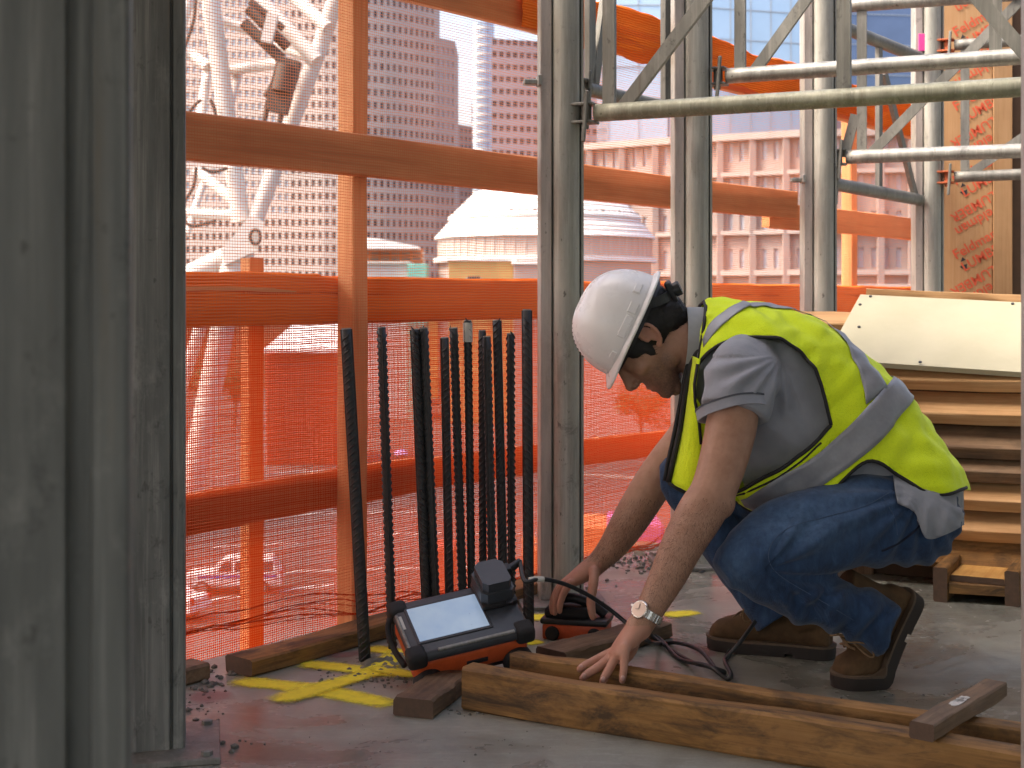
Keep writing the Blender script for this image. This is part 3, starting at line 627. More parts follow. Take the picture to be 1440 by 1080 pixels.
# pale long building with cornice, slots and pilasters
t = facade('pale_hall', 'long pale hall with cornice and narrow upright slots behind the scaffold', pl((790, 275), (945, 262), (1130, 250), (2000, 235)), STREET, zt(196, 262), 6.4, 2.1, .85, 3.4, M['cream'], M['win_pale'])
q = MB(); o = t.location
pp = [Vector((x, y, 0)) for x, y in pl((790, 274.2), (945, 261.2), (1130, 249.2), (2000, 234.2))]
for z, hh, dd in ((zt(196, 262) - .4, .8, 1.2), (zt(250, 262), .5, .7), (zt(330, 262), .5, .7), (zt(385, 262), .6, .7)):
    for a, b in zip(pp[:-1], pp[1:]): q.bar(a + Vector((0, 0, z)) - o, b + Vector((0, 0, z)) - o, dd * 1.5, hh * 1.5)
q.build('cornice', M['cream_l'], t)
q = MB()
for u in range(830, 2000, 46):
    for i in range(3):
        (ua, ub) = ((790, 945), (945, 1130), (1130, 2000))[i]
        if ua <= u < ub: p = pp[i].lerp(pp[i + 1], (u - ua) / (ub - ua)); q.box((p.x - o.x, p.y - o.y - .15, (zt(200, 262) - STREET) / 2), (1.1, 1.0, zt(200, 262) - STREET))
q.build('pilaster', M['cream'], t)
# glass towers in the clear above the netting
def glass_tower(name, label, plan, z1, fh, mw, m):
    t = tag(empty(name, (plan[0][0], plan[0][1], STREET)), label, 'building'); o = Vector((plan[0][0], plan[0][1], 0)); P2 = [Vector((x, y, 0)) - o for x, y in plan]; h = z1 - STREET
    q = MB(); ring = P2 + [P2[-1] + Vector((0, 40, 0)), P2[0] + Vector((0, 40, 0))]; q.prism([(p.x, p.y) for p in ring], 0, h); q.build('glazing', m, t)
    q = MB()
    for a, b in zip(P2[:-1], P2[1:]):
        d = (b - a); k = int(d.length / mw)
        for i in range(k + 1): p = a + d * (i / max(k, 1)); q.box((p.x, p.y - .08, h / 2), (.22, .2, h))
        z = h * .4
        while z < h: q.bar(a + Vector((0, -.08, z)), b + Vector((0, -.08, z)), .2, .25); z += fh
    q.build('mullions', M['mullion'], t)['kind'] = 'stuff'
    return t
glass_tower('glass_tower', 'bright glass curtain wall tower above the topmost fence rail', pl((855, 300), (940, 300), (1140, 310)), 130, 6.5, 4.6, M['glass_blue'])
glass_tower('glass_tower', 'dark blue glass tower behind the post at the worker\'s back', pl((1150, 420), (1300, 425)), zt(20, 420) + 60, 9, 30, M['glass_deep'])
# white domed hall
t = tag(empty('domed_hall', (P(766, 400, 205).x, 205, STREET)), 'white stepped dome roof on a round pink hall', 'building'); s = 2000 / 205
hz = lambda v_: zt(v_, 205) - STREET
q = MB(); q.lathe([(150 / s, 0), (150 / s, hz(334))], 48); q.build('drum_wall', M['granite_l'], t, 40)
q = MB(); q.lathe([(155 / s, hz(337)), (154 / s, hz(334)), (140 / s, hz(319)), (133 / s, hz(311)), (128 / s, hz(310))], 64); q.build('lower_roof', M['roof_white'], t, 40)
q = MB(); q.lathe([(136 / s, hz(310.5)), (136 / s, hz(307)), (120 / s, hz(293)), (104 / s, hz(277)), (94 / s, hz(270)), (40 / s, hz(263)), (.1, hz(262))], 64); q.build('upper_roof', M['roof_white'], t, 40)
for k in range(64):
    an = 2 * math.pi * k / 64; c = Vector((math.cos(an) * 150.3 / s, math.sin(an) * 150.3 / s, hz(350)))
    if math.sin(an) > .3: continue
    q = MB(); q.box((0, 0, 0), (.12, .35, hz(338) - hz(364)), Matrix.Translation(c) @ Matrix.Rotation(an, 4, 'Z')); q.build('fin', M['granite'], t)
q = MB(); q.lathe([(157 / s, hz(370)), (157 / s, hz(364)), (150 / s, hz(363.5))], 48); q.build('base_ledge', M['roof_white'], t, 40)
for v0_, rr_ in ((274, 99.5), (281, 108.5), (288, 115.5), (295, 122.5), (302, 130.5), (316, 137.8), (323, 144.2), (329, 149.8)):
    q = MB(); q.tube([(rr_ / s * math.cos(a_), rr_ / s * math.sin(a_), hz(v0_)) for a_ in np.linspace(math.pi, 2 * math.pi, 40)], .09, 5); q.build('roof_band', M['grey_wall'], t)
for k in range(40):
    an = math.pi + math.pi * k / 39; c = Vector((math.cos(an) * 131 / s, math.sin(an) * 131 / s, hz(308))); q = MB(); q.box((0, 0, .25), (.25, .5, .5 + .4 * (k % 3 == 0)), Matrix.Translation(c) @ Matrix.Rotation(an, 4, 'Z')); q.build('roof_vent', M['crane_dark'], t)
# low site buildings under the dome
def wallbox(name, label, u0, u1, v0, v1, Y, m, dep=6, roof=None):
    a = P(u0, v1, Y); b = P(u1, v0, Y); t = tag(empty(name, ((a.x + b.x) / 2, Y + dep / 2, STREET)), label, 'building'); w = b.x - a.x; zb = STREET; zt_ = b.z
    q = MB(); q.bevbox((0, 0, (zt_ - zb) / 2), (w, dep, zt_ - zb), .05); q.build('wall', m, t)
    if roof: q = MB(); q.bevbox((0, 0, zt_ - zb + .2), (w + .6, dep + .6, .4), .05); q.build('roof', roof, t)
    return t
wallbox('site_wall', 'grey site building left of the teal sheeting', 500, 573, 372, 430, 178, M['grey_wall'], 8, M['kerb'])
wallbox('sheeted_bay', 'teal sheeted bay in front of the domed hall', 573.5, 600, 371, 430, 176, M['teal'], 5)
t = wallbox('ochre_block', 'ochre block with an arched doorway below the dome', 631, 722, 367, 430, 172, M['ochre'], 8, M['roof_white'])
q = MB(); s = 2000 / 172; pts = [(-22 / s * math.cos(math.pi * k / 14) - 10 / s, 22 / s * math.sin(math.pi * k / 14)) for k in range(15)]
q.prism([(x, y) for x, y in pts], 0, .3, Matrix.Translation((0, -4.02, zt(410, 172) - STREET)) @ Matrix.Rotation(R(90), 4, 'X')); q.build('arch', M['granite_l'], t)
q = MB(); q.bevbox((-10 / s, -4.45, zt(393, 172) - STREET), (1.5, .2, .8), .05); q.build('arch_light', M['crane_dark'], t)
wallbox('pale_kiosk', 'pale kiosk right of the ochre block', 723, 770, 372, 430, 170, M['cream'], 6, M['roof_white'])
# pitched white roof with orange scaffold rails
t = tag(empty('white_roof_shed', (P(548, 400, 200).x, 200, STREET)), 'low shed with white pitched roof and orange scaffold rails', 'building'); s = 10.0; hz2 = lambda v_: zt(v_, 200) - STREET
q = MB(); q.box((0, 3, hz2(352) / 2), (9, 6, hz2(352))); q.build('wall', M['granite_l'], t)
q = MB(); q.prism([(-5, hz2(352)), (4.4, hz2(352)), (4.4, hz2(349)), (-1.2, hz2(338)), (-5, hz2(335))], -7, 0, Matrix.Rotation(R(90), 4, 'X') @ Matrix.Scale(-1, 4, (0, 0, 1)) @ Matrix.Translation((0, 0, 0))); q.build('roof', M['roof_white'], t)
q = MB()
for k in range(7): q.box((-4.2 + k * 1.45, -.6, (hz2(350) + hz2(372)) / 2), (.22, .22, hz2(350) - hz2(372)))
for v_ in (353, 360, 368): q.box((.2, -.6, hz2(v_)), (9.2, .2, .22))
q.build('scaffold_rails', M['scaf_orange'], t)
# brown low buildings and site things seen through the dense lower netting
wallbox('brick_block', 'long brown brick block low behind the dense netting', 200, 600, 407, 560, 240, M['brick'], 20)
wallbox('brown_block', 'brown block behind the rebars', 602, 770, 408, 560, 215, M['ochre'], 14)
wallbox('pale_block', 'pale low block to the right behind the dense netting', 800, 1400, 400, 560, 145, M['granite_l'], 14)
t = wallbox('site_container', 'tall red container stack with a white canopy', 374, 470, 497, 645, 128, M['red_steel'], 9)
q = MB(); h = zt(497, 128) - STREET; s = 2000 / 128; q.add([(-3.2, -5.2, h + .1), (3.6, -5.2, h + .1), (3.9, 4.5, h + 2.6), (-1.6, 4.5, h + 2.6), (-3.2, -5.2, h + .35), (3.6, -5.2, h + .35), (3.9, 4.5, h + 2.85), (-1.6, 4.5, h + 2.85)], [(3, 2, 1, 0), (4, 5, 6, 7), (0, 1, 5, 4), (1, 2, 6, 5), (2, 3, 7, 6), (3, 0, 4, 7)]); q.build('canopy', M['roof_white'], t)
for k in range(14):
    q = MB(); q.box((-2.9 + k * .45, -4.55, h / 2), (.12, .12, h - .3)); q.build('rib', M['red_steel'], t)
# street trees
M['leaf'] = plain('leaves', (.075, .095, .035), .7, var=.5, scale=.6); M['bark'] = plain('bark', (.10, .07, .05), .9, var=.3)
def tree(u, v_, hgt, rad, label, seed):
    b = G(u, v_, STREET); rnd = random.Random(seed); t = tag(empty('street_tree', b), label, 'tree', 'trees on the street below')
    q = MB(); q.tube([(0, 0, 0), (.1, 0, hgt * .3), (0, .1, hgt * .55)], [.22, .16, .09], 8)
    for k in range(6):
        an = rnd.random() * 6.28; q.tube([(0, 0, hgt * (.3 + .04 * k)), (math.cos(an) * rad * .6, math.sin(an) * rad * .6, hgt * (.55 + .05 * k))], [.08, .03], 5)
    q.build('trunk', M['bark'], t)
    V = []; Fc = []
    cl = [(Vector((rnd.gauss(0, .45), rnd.gauss(0, .45), rnd.gauss(0, .35))) * rad) + Vector((0, 0, hgt * .68)) for _ in range(26)]
    for k in range(2600):
        c = rnd.choice(cl); p = c + Vector((rnd.gauss(0, 1), rnd.gauss(0, 1), rnd.gauss(0, 1))).normalized() * rad * .33 * rnd.random() ** .4
        a = Vector((rnd.gauss(0, 1), rnd.gauss(0, 1), rnd.gauss(0, .6))).normalized() * .2; b2 = Vector((rnd.gauss(0, 1), rnd.gauss(0, 1), rnd.gauss(0, .6))).normalized() * .12
        i = len(V); V += [p - a, p + b2, p + a, p - b2]; Fc.append((i, i + 1, i + 2, i + 3))
    me = bpy.data.meshes.new('crown'); me.from_pydata(V, [], Fc); link('crown', me, M['leaf'], t)
tree(330, 600, 7.5, 3.0, 'leafy street tree left of the red container', 1); tree(300, 585, 7, 2.8, 'leafy street tree near the left metal posts', 2)
tree(650, 585, 7, 2.6, 'leafy street tree behind the rebars', 3); tree(900, 640, 7.5, 3, 'leafy street tree behind the worker\'s far arm', 4)
# white crane boom close behind the netting
CY = 24.0; cr = tag(empty('crane_boom', (P(300, 900, CY).x, CY, STREET)), 'white tubular crane boom with dark hydraulic winch behind the netting', 'crane'); co = cr.location.copy()
def cp(u, v_, dy=0): return P(u, v_, CY + dy) - co
sc_ = CY / FPX
def ct(name, u0, v0, u1, v1, w, m='white_paint', dy0=0, dy1=0, n=14): q = MB(); q.tube([cp(u0, v0, dy0), cp(u1, v1, dy1)], w * sc_ * .57, n); return q.build(name, M[m], cr, 40)
ct('main_chord', 288, -60, 339, 312, 23); ct('main_chord', 452, 60, 356, 318, 21, dy0=.2); ct('main_chord', 452, 60, 478, -20, 21, dy0=.2)
ct('lacing_tube', 342, -25, 446, 86, 19, dy0=.5); ct('lacing_tube', 405, -12, 462, 40, 17, dy0=.6); ct('lacing_tube', 245, 58, 293, 95, 15, dy0=.4)
ct('lacing_tube', 300, 25, 366, 48, 13, dy0=.8, dy1=.8); ct('lacing_tube', 322, 99, 398, 89, 14, dy0=.6); ct('lacing_tube', 336, 100, 320, 160, 11, dy0=.8); ct('lacing_tube', 275, -30, 240, 75, 16, dy0=.7)
ct('lacing_tube', 276, 240, 334, 286, 14, dy0=.5); ct('lacing_tube', 240, 299, 334, 303, 14, dy0=.4); ct('lacing_tube', 292, 96, 280, 180, 12, dy0=.9); ct('lacing_tube', 372, 60, 440, 84, 10, dy0=.6); ct('lacing_tube', 292, 240, 262, 330, 9, dy0=1)
ct('foot_tube', 230, 404, 318, 362, 26); ct('foot_leg', 336, 352, 322, 420, 40); ct('foot_leg', 322, 415, 262, 720, 30); ct('foot_leg', 285, 450, 240, 590, 16, dy0=.5); ct('foot_leg', 250, 640, 225, 800, 20)
ct('hydraulic_ram', 349, 12, 404, 66, 13, 'crane_dark', -.3, -.3); ct('hydraulic_ram', 343, 32, 395, 82, 14, 'crane_dark', -.35, -.35); ct('hydraulic_ram', 352, 2, 398, 40, 9, 'crane_dark', -.2, -.2)
q = MB(); q.bar(cp(384, 20, -.5), cp(375, 60, -.5), .14, .18); q.build('ram_bracket', M['white_paint'], cr)
q = MB(); q.bar(cp(408, 84, -.4), cp(388, 158, -.4), .34, .36); q.tube([cp(404, 92, -.6), cp(396, 128, -.6)], .17, 16); q.build('winch', M['crane_dark'], cr, 40)
for k, (a, b) in enumerate((((396, 98), (372, 136)), ((376, 150), (370, 176)), ((398, 150), (390, 185)))): q = MB(); q.tube([cp(*a, -.5), cp(*b, -.5)], .045, 8); q.build('winch_cable', M['crane_dark'], cr)
q = MB(); pts = [(352, 302), (372, 312), (362, 352), (316, 373), (312, 352)]; c3 = [cp(u, v_, -.35) for u, v_ in pts]; c4b = [cp(u, v_, .15) for u, v_ in pts]; q.add(c3 + c4b, [(0, 1, 2, 3, 4), (9, 8, 7, 6, 5)] + [(i, 5 + i, 5 + (i + 1) % 5, (i + 1) % 5) for i in range(5)]); q.build('joint_plate', M['white_paint'], cr)
q = MB(); c = cp(359, 333, -.42); q.tube([c + Vector((.085 * math.cos(t_), 0, .12 * math.sin(t_))) for t_ in np.linspace(0, 6.283, 24)], .028, 8, False); q.build('pin_ring', M['crane_dark'], cr)
for pts in ([(276, -10), (272, 30), (258, 70)], [(283, 140), (268, 155), (262, 175)], [(296, 140), (303, 160), (298, 180)], [(276, 235), (272, 262), (258, 285)], [(284, 236), (300, 242), (320, 236)], [(258, 310), (270, 318), (290, 314), (304, 310)]):
    q = MB(); q.tube(bez([cp(u, v_, -.2) for u, v_ in pts], 6), .03, 6); q.build('cable', M['crane_dark'], cr)
q = MB(); q.bar(cp(392, 381, 60), cp(413, 381, 60), .8, 2.1); tag(q.build('slatted_vent_tower', M['brick']), 'small brown slatted vent above the folded netting', 'vent'); 
# ------------------------------------------------------------------ vehicles and people on the street
M['car_white'] = plain('white_car_paint', (.78, .77, .75), .25, var=.04, scale=.5); M['car_blue'] = plain('blue_stripe', (.05, .10, .38), .3); M['car_glass'] = plain('car_glass', (.03, .035, .04), .1, spec=.7)
M['tyre'] = plain('tyre', (.02, .02, .02), .85); M['rim'] = plain('rim', (.45, .45, .45), .35, metal=.8); M['lamp_red'] = plain('tail_lamp', (.45, .02, .02), .3)
def vehicle(name, label, loc, rz, paint, stripe=None, Lc=4.9, W=1.9, Hc=1.78, suv=True):
    t = tag(empty(name, loc, rz), label, 'car'); h = Lc / 2
    lo = [(-h, .45), (-h + .05, .95), (-h + .12, 1.05), (-h + 1.35, 1.12), (h - .1, 1.12), (h, .95), (h, .45)]
    q = MB(); q.prism(lo, -W / 2, W / 2, Matrix.Rotation(R(90), 4, 'X'))
    bm = bmesh.new(); me = q.mesh('body'); bm.from_mesh(me); bmesh.ops.bevel(bm, geom=bm.edges[:], offset=.07, segments=2, affect='EDGES'); bm.to_mesh(me); bm.free(); me.shade_smooth(); me.set_sharp_from_angle(angle=R(40)); link('body', me, paint, t)
    ca = [(-h + 1.25, 1.10), (-h + 2.0, Hc - .06), (-h + 2.3, Hc), (h - .5, Hc), (h - .15, 1.10)] if suv else [(-h + 1.3, 1.1), (-h + 2.1, Hc), (h - 1.6, Hc), (h - .8, 1.1)]
    q = MB(); k = len(ca); vs = [(x, (-1) * (W / 2 - .04 - .16 * (z - 1.1)), z) for x, z in ca] + [(x, (W / 2 - .04 - .16 * (z - 1.1)), z) for x, z in ca]
    q.add(vs, [tuple(range(k)), tuple(range(2 * k - 1, k - 1, -1))] + [(i, (i + 1) % k, k + (i + 1) % k, k + i) for i in range(k)]); q.build('cabin', paint, t)
    xs = [(-h + 1.75, -h + 2.42), (-h + 2.55, -h + 3.4), (-h + 3.52, h - .42)] if suv else [(-h + 1.95, -h + 2.6), (-h + 2.7, h - 1.5)]
    for sy in (-1, 1):
        for i, (x0, x1) in enumerate(xs):
            y0 = sy * (W / 2 - .035); y1 = sy * (W / 2 - .035 - .16 * (Hc - 1.25)); sh = .32 if i == 0 else .04
            q = MB(); q.add([(x0 - .1 * (i == 0), y0, 1.16), (x1, y0, 1.16), (x1, y1, Hc - .12), (x0 + sh, y1, Hc - .12)], [(0, 1, 2, 3)]); q.build('side_window', M['car_glass'], t)
        if stripe: q = MB(); q.box((.25, sy * (W / 2 + .004), .93), (Lc - 1.0, .012, .16)); q.build('stripe', stripe, t)
        q = MB(); q.box((-h + .04, sy * (W / 2 - .32), .85), (.1, .38, .16)); q.build('headlight', M['rim'], t)
        q = MB(); q.box((h - .03, sy * (W / 2 - .2), 1.0), (.1, .2, .3)); q.build('tail_light', M['lamp_red'], t)
        for x in (-h + .95, h - 1.0):
            w = empty('wheel', (x, sy * (W / 2 - .1), .36)); w.parent = t; w.rotation_euler = (R(90), 0, 0)
            q = MB(); q.lathe([(.25, -.11), (.36, -.1), (.36, .1), (.25, .11)], 24); q.build('tyre', M['tyre'], w, 40)
            q = MB(); q.lathe([(.24, -.115), (.22, -.125), (.05, -.11), (.05, .11), (.22, .125), (.24, .115)], 18); q.build('rim', M['rim'], w)
    return t
cl_ = G(330, 832, STREET); cl_.z += .02; vehicle('parked_car', 'white sport utility car with blue stripe on the street below', cl_, R(4), M['car_white'], M['car_blue'])
q_ = G(225, 868, STREET); q_.z += .02; vehicle('parked_car', 'white car half hidden by the left metal post', q_, R(-20), M['car_white'], None, 4.5, 1.85, 1.5, False)
# pedestrian under a lavender umbrella
pz = G(566, 668, STREET); ped = tag(empty('person', pz), 'distant person in dark clothes under the lavender umbrella', 'person')
q = MB(); q.tube([(-.12, 0, .05), (-.1, .02, .5), (-.07, 0, .9), (0, 0, 1.05), (0, 0, 1.4), (0, 0, 1.5), (0, 0, 1.56), (0, 0, 1.66), (0, 0, 1.76), (0, 0, 1.8)], [.06, .065, .09, .17, .2, .12, .06, .1, .09, .03], 12); q.tube([(.12, -.05, .05), (.1, 0, .5), (.07, 0, .92)], [.06, .065, .1], 10); q.tube([(-.2, 0, 1.4), (-.27, -.05, 1.1), (-.1, -.2, 1.25)], [.06, .05, .04], 8); q.tube([(.2, 0, 1.4), (.27, 0, 1.1), (.26, -.08, .85)], [.06, .05, .04], 8); q.build('body', M['crane_dark'], ped, True)
um = tag(empty('umbrella', pz + Vector((-.1, -.2, 1.25))), 'small lavender umbrella held up on the street', 'umbrella'); q = MB(); q.tube([(0, 0, -.1), (0, 0, .95)], .012, 6); q.build('shaft', M['crane_dark'], um)
M['lavender'] = plain('lavender_cloth', (.45, .32, .62), .6); q = MB(); q.lathe([(.62, .58), (.5, .78), (.28, .92), (.02, .97)], 10); q.build('canopy', M['lavender'], um, 60)
# pole near the car, plastic barrier beyond the slab corner
pb = G(352, 845, STREET); q = MB(); q.tube([pb, pb + Vector((0, 0, 5.5))], .16, 10); q.lathe([(.3, 0), (.3, .5), (.18, .7)], 12, Matrix.Translation(pb)); tag(q.build('street_pole', M['kerb'], smooth=40), 'pale street pole beside the parked car with blue stripe', 'pole')
M['magenta'] = plain('magenta_sheet', (.42, .12, .32), .6, var=.2, scale=1)
for (u0, u1, v0, v1, Y, m, lb) in ((862, 935, 738, 764, 30, 'magenta', 'magenta sheeted skip below the slab behind the worker\'s arm'), (818, 862, 740, 790, 34, 'scaf_orange', 'orange barrier below the slab right of the light metal post'), (600, 640, 770, 800, 58, 'red_steel', 'small red cabin below the slab behind the rebars'), (735, 757, 770, 860, 40, 'scaf_orange', 'orange barrier just left of the light metal post')):
    a = P(u0, v1, Y); b = P(u1, v0, Y); q = MB(); q.bevbox(((a.x + b.x) / 2, Y + 1, (STREET + b.z) / 2), (b.x - a.x, 2, b.z - STREET), .06); tag(q.build('site_bin', M[m]), lb, 'site bin')
# ================================================================== timbers on the slab
LW = .089
def gbeam(name, p0, p1, w, h, m, label, z0=0.0, bev=.005, warp=.003, up=(0, 0, 1)):
    a = Vector((p0.x, p0.y, z0 + h / 2)); b = Vector((p1.x, p1.y, z0 + h / 2)); o = lumber(name, a, b, w, h, m, up=up, bev=bev, warp=warp, segs=18); return tag(o, label, 'lumber')
BD = Vector((.865, -.502, 0)); BN = Vector((.502, .865, 0))
b0 = G(650, 998) + BN * .027; beam1 = gbeam('timber_beam', b0, b0 + BD * 1.62, .054, .089, M['lumber_old'], 'long stained timber beam lying closest, at the bottom right')
c0 = Vector((P(850, 940, 3.015).x, 3.015, 0)) + BN * .022; c0 = c0 - BD * .235
beam2 = gbeam('timber_beam', c0, c0 + BD * 1.55, .044, .089, M['lumber_old'], 'second timber beam just behind, under the worker\'s watch hand')
e0 = G(581, 1009); dblk = Vector((.30, .954, 0)); blk = gbeam('timber_offcut', e0 + dblk * .0, e0 + dblk * .235, .089, .040, M['lumber_grey'], 'short flat timber offcut with a sawn end under the orange device', warp=.001)
f0 = Vector((P(752, 905, 3.36).x, 3.30, 0)); f1 = P(952, 875, 3.66); f1.z = 0
pl3 = gbeam('timber_plank', G(770, 945) + Vector((0.01, .05, 0)), G(925, 893) + Vector((.0, .0, 0)), .095, .040, M['lumber_grey'], 'flat grey timber plank leading away beneath the black cable', warp=.002)
w0 = P(1296, 1042, 2.52); w1 = P(1400, 982, 2.78)
w0.z = .106; w1.z = .112
o = lumber('wood_scrap', w0, w1, .046, .030, M['lumber_grey'], up=(0, 0, 1), bev=.003, warp=.001); tag(o, 'short paint splashed wood scrap lying across the two beams', 'lumber')
M['white_splash'] = plain('white_splash', (.6, .57, .52), .8, var=.3, scale=80)
for k in range(3):
    q = MB(); rnd = random.Random(k); q.prism([((.03 - .01 * k) * math.cos(a) * rnd.uniform(.6, 1.1) - .015 + k * .018, .011 * math.sin(a) * rnd.uniform(.7, 1.1)) for a in np.linspace(0, 6.0, 14)], .0155, .0162); s_ = q.build('paint_splash', M['white_splash'], o)
# ------------------------------------------------------------------ rebars
def rebar(u0, v0, gx, gy, r, label, rib, tagtop=False, seed=0):
    """from the slab point (gx, gy) up to the photo point (u0, v0) at the same depth"""
    base = Vector((gx, gy, 0)); top = P(u0, v0, gy + .01); t = tag(empty('rebar', base), label, 'rebar', 'black starter bars')
    d = top - base; L = d.length; q = MB(); q.tube([d * (i / 12) for i in range(13)], r, 12); q.build('bar', M['rebar'], t, True)
    ax = d.normalized(); e1 = ax.cross(Vector((0, 1, 0))).normalized(); e2 = ax.cross(e1); q = MB(); k = .012; n_ = 7; rot = seed * 1.7
    pitch = .0175
    while k < L - .01:
        for half in (0, 1):                     # crescent ribs in two rows, slanted
            sgn = rib if rib else (1 if half == 0 else -1); vs = []
            for i in range(n_ + 1):
                th = rot + math.pi * half + .2 + (math.pi - .4) * i / n_; zz_ = k + sgn * (i / n_ - .5) * .026 + half * .008; e = math.sin(math.pi * i / n_); rr = r * .97 + .0032 * e
                dirv = e1 * math.cos(th) + e2 * math.sin(th)
                vs += [ax * (zz_ - .0036) + dirv * r * .95, ax * zz_ + dirv * rr, ax * (zz_ + .0036) + dirv * r * .95]
            q.add(vs, [f for i in range(n_) for f in ((i * 3, i * 3 + 1, i * 3 + 4, i * 3 + 3), (i * 3 + 1, i * 3 + 2, i * 3 + 5, i * 3 + 4))])
        k += pitch
    for s in (0, math.pi):
        dv = e1 * math.cos(rot + s) + e2 * math.sin(rot + s); q.bar(dv * r, d + dv * r, .004, .004)
    q.build('ribs', M['rebar'], t)['kind'] = 'stuff'
    q = MB(); q.tube([d, d + ax * .003], r * .97, 12); q.build('cut_end', M['rebar_end'], t)
    if tagtop: q = MB(); q.tube([d - ax * .055, d - ax * .004], r * 1.22, 14, False); q.build('tape_tag', M['tape'], t)
    return t
RB = [(487, 463, -.354, 3.425, .0122, 'leftmost rebar, set apart and leaning left', 0, 0), (536.5, 461, -.298, 3.545, .0105, 'second rebar from the left, standing alone', 0, 0),
      (583.5, 464, -.212, 3.60, .0108, 'left bar of the touching pair of rebars', -1, 0), (595.5, 462, -.190, 3.605, .0108, 'right bar of the touching pair of rebars', 1, 0),
      (625, 475.6, -.160, 3.68, .0098, 'short rebar just right of the touching pair', 0, 0), (638, 462, -.125, 3.70, .0105, 'rebar just left of the pale tipped one', 0, 0),
      (657.6, 451.5, -.104, 3.72, .0100, 'rebar with a pale taped tip', 0, 1), (678, 465.5, -.077, 3.78, .0095, 'rebar behind the short middle one, just right of the pale tip', 0, 0),
      (684.5, 474, -.048, 3.72, .0105, 'shorter rebar standing in front of its twin in the middle', 0, 0), (699, 451, -.020, 3.74, .0105, 'tall rebar second highest in the cluster', 1, 0),
      (718, 470, -.001, 3.80, .0100, 'rebar between the tallest and second tallest', 0, 0), (741, 436.5, .043, 3.64, .0112, 'tallest rebar, rightmost beside the light metal post', -1, 0)]
for k, (u, v_, gx, gy, r, lb, rib, tg) in enumerate(RB): rebar(u, v_, gx, gy, r, lb, rib, bool(tg), k)
# ------------------------------------------------------------------ spray paint on the slab
def paint_mat(name, col, dens=1.0):
    n = NT(name); at_ = n.n('ShaderNodeAttribute', attribute_name='edge'); v = n.coord('Object'); f = n.noise(v, 210, 8, .9); f2 = n.noise(v, 38, 6, .8)
    s = n.math('ADD', n.math('MULTIPLY', at_.outputs['Fac'], 1.9), n.math('ADD', n.math('MULTIPLY', f, 1.5), n.math('MULTIPLY', f2, 1.1)))
    al = n.ramp(n.math('MULTIPLY', s, .4), [(.55, 0.0), (.94, dens)])
    c = n.mix(n.ramp(f2, [(.35, .5), (.6, 0.0)]), col, [x * .62 for x in col]); n.set(color=c, rough=.75, alpha=al); return n.m
M['yellow_spray'] = paint_mat('yellow_spray_paint', (.93, .82, .04)); M['pink_spray'] = paint_mat('pink_spray_paint', (.50, .13, .13), .35)
def spray(pts, w, m='yellow_spray', z=.0018):
    pts = bez([Vector((p.x, p.y, 0)) for p in pts], 10); vs = []; ed = []; W = 11
    for i, p in enumerate(pts):
        t = (pts[min(i + 1, len(pts) - 1)] - pts[max(i - 1, 0)]).normalized(); nn = Vector((-t.y, t.x, 0)); u = i / (len(pts) - 1); endf = min(1, min(u, 1 - u) * len(pts) / 4)
        for k in range(W):
            s = (k / (W - 1)) * 2 - 1; vs.append(p + nn * s * w * .80 * (1 + .25 * mnoise.noise(p * 9)) + Vector((0, 0, z))); ed.append(max(0, (1 - abs(s))) * endf)
    fs = [(i * W + k, i * W + k + 1, (i + 1) * W + k + 1, (i + 1) * W + k) for i in range(len(pts) - 1) for k in range(W - 1)]
    q = MB(); q.add(vs, fs); o = q.build('spray_paint_line', M[m], slab); a = o.data.attributes.new('edge', 'FLOAT', 'POINT'); a.data.foreach_set('value', ed); return o
ZP = .004
spray([G(322, 957), G(440, 970), G(560, 994)], .062); spray([G(380, 990), G(470, 963), G(530, 944), G(570, 912)], .056, z=.0042)
spray([G(420, 934), G(480, 940), G(560, 952)], .055, z=.003); spray([G(514, 911), G(560, 918)], .05); spray([G(520, 940), G(590, 955)], .05, z=.0054)
spray([G(730, 870), G(800, 866)], .06); spray([G(735, 906), G(765, 902)], .04); spray([G(930, 866), G(985, 861)], .062)
spray([G(262, 984), G(330, 976)], .08, 'pink_spray'); spray([G(455, 925), G(512, 918)], .04, 'pink_spray'); spray([G(975, 905), G(1000, 925)], .05, 'pink_spray', .0018); spray([G(905, 826), G(960, 822)], .05, 'pink_spray')
# ------------------------------------------------------------------ mortar, crumbs and dirt
def crumbs(name, spots, label, m='crumb', seed=1):
    rnd = random.Random(seed); q = MB()
    for (c, sx, sy, n_, r0, r1) in spots:
        for k in range(n_):
            p = Vector((c.x + rnd.gauss(0, sx), c.y + rnd.gauss(0, sy), 0)); r = rnd.uniform(r0, r1) * rnd.random() ** .7
            bm = bmesh.new(); bmesh.ops.create_icosphere(bm, subdivisions=1, radius=r); vs = []
            for v in bm.verts: vs.append(p + Vector((v.co.x * rnd.uniform(.7, 1.3), v.co.y * rnd.uniform(.7, 1.3), v.co.z * rnd.uniform(.5, .9) + r * .3)))
            fs = [[v.index for v in f.verts] for f in bm.faces]; bm.free(); q.add(vs, fs)
    return tag(q.build(name, M[m]), label, 'rubble', kind='stuff')
crumbs('rubble', [(G(290, 962), .03, .05, 40, .003, .012), (G(275, 1000), .03, .06, 30, .002, .009), (G(270, 1050), .07, .02, 40, .002, .009), (G(530, 950), .06, .05, 160, .002, .009), (G(880, 790), .12, .14, 200, .002, .012), (G(650, 1003), .03, .01, 20, .002, .007), (G(770, 850), .06, .03, 60, .002, .008), (G(1250, 985), .2, .05, 30, .001, .004), (G(900, 1020), .5, .2, 60, .0008, .003), (G(560, 1040), .3, .06, 40, .0008, .003)], 'grey crumbs of concrete scattered on the slab')
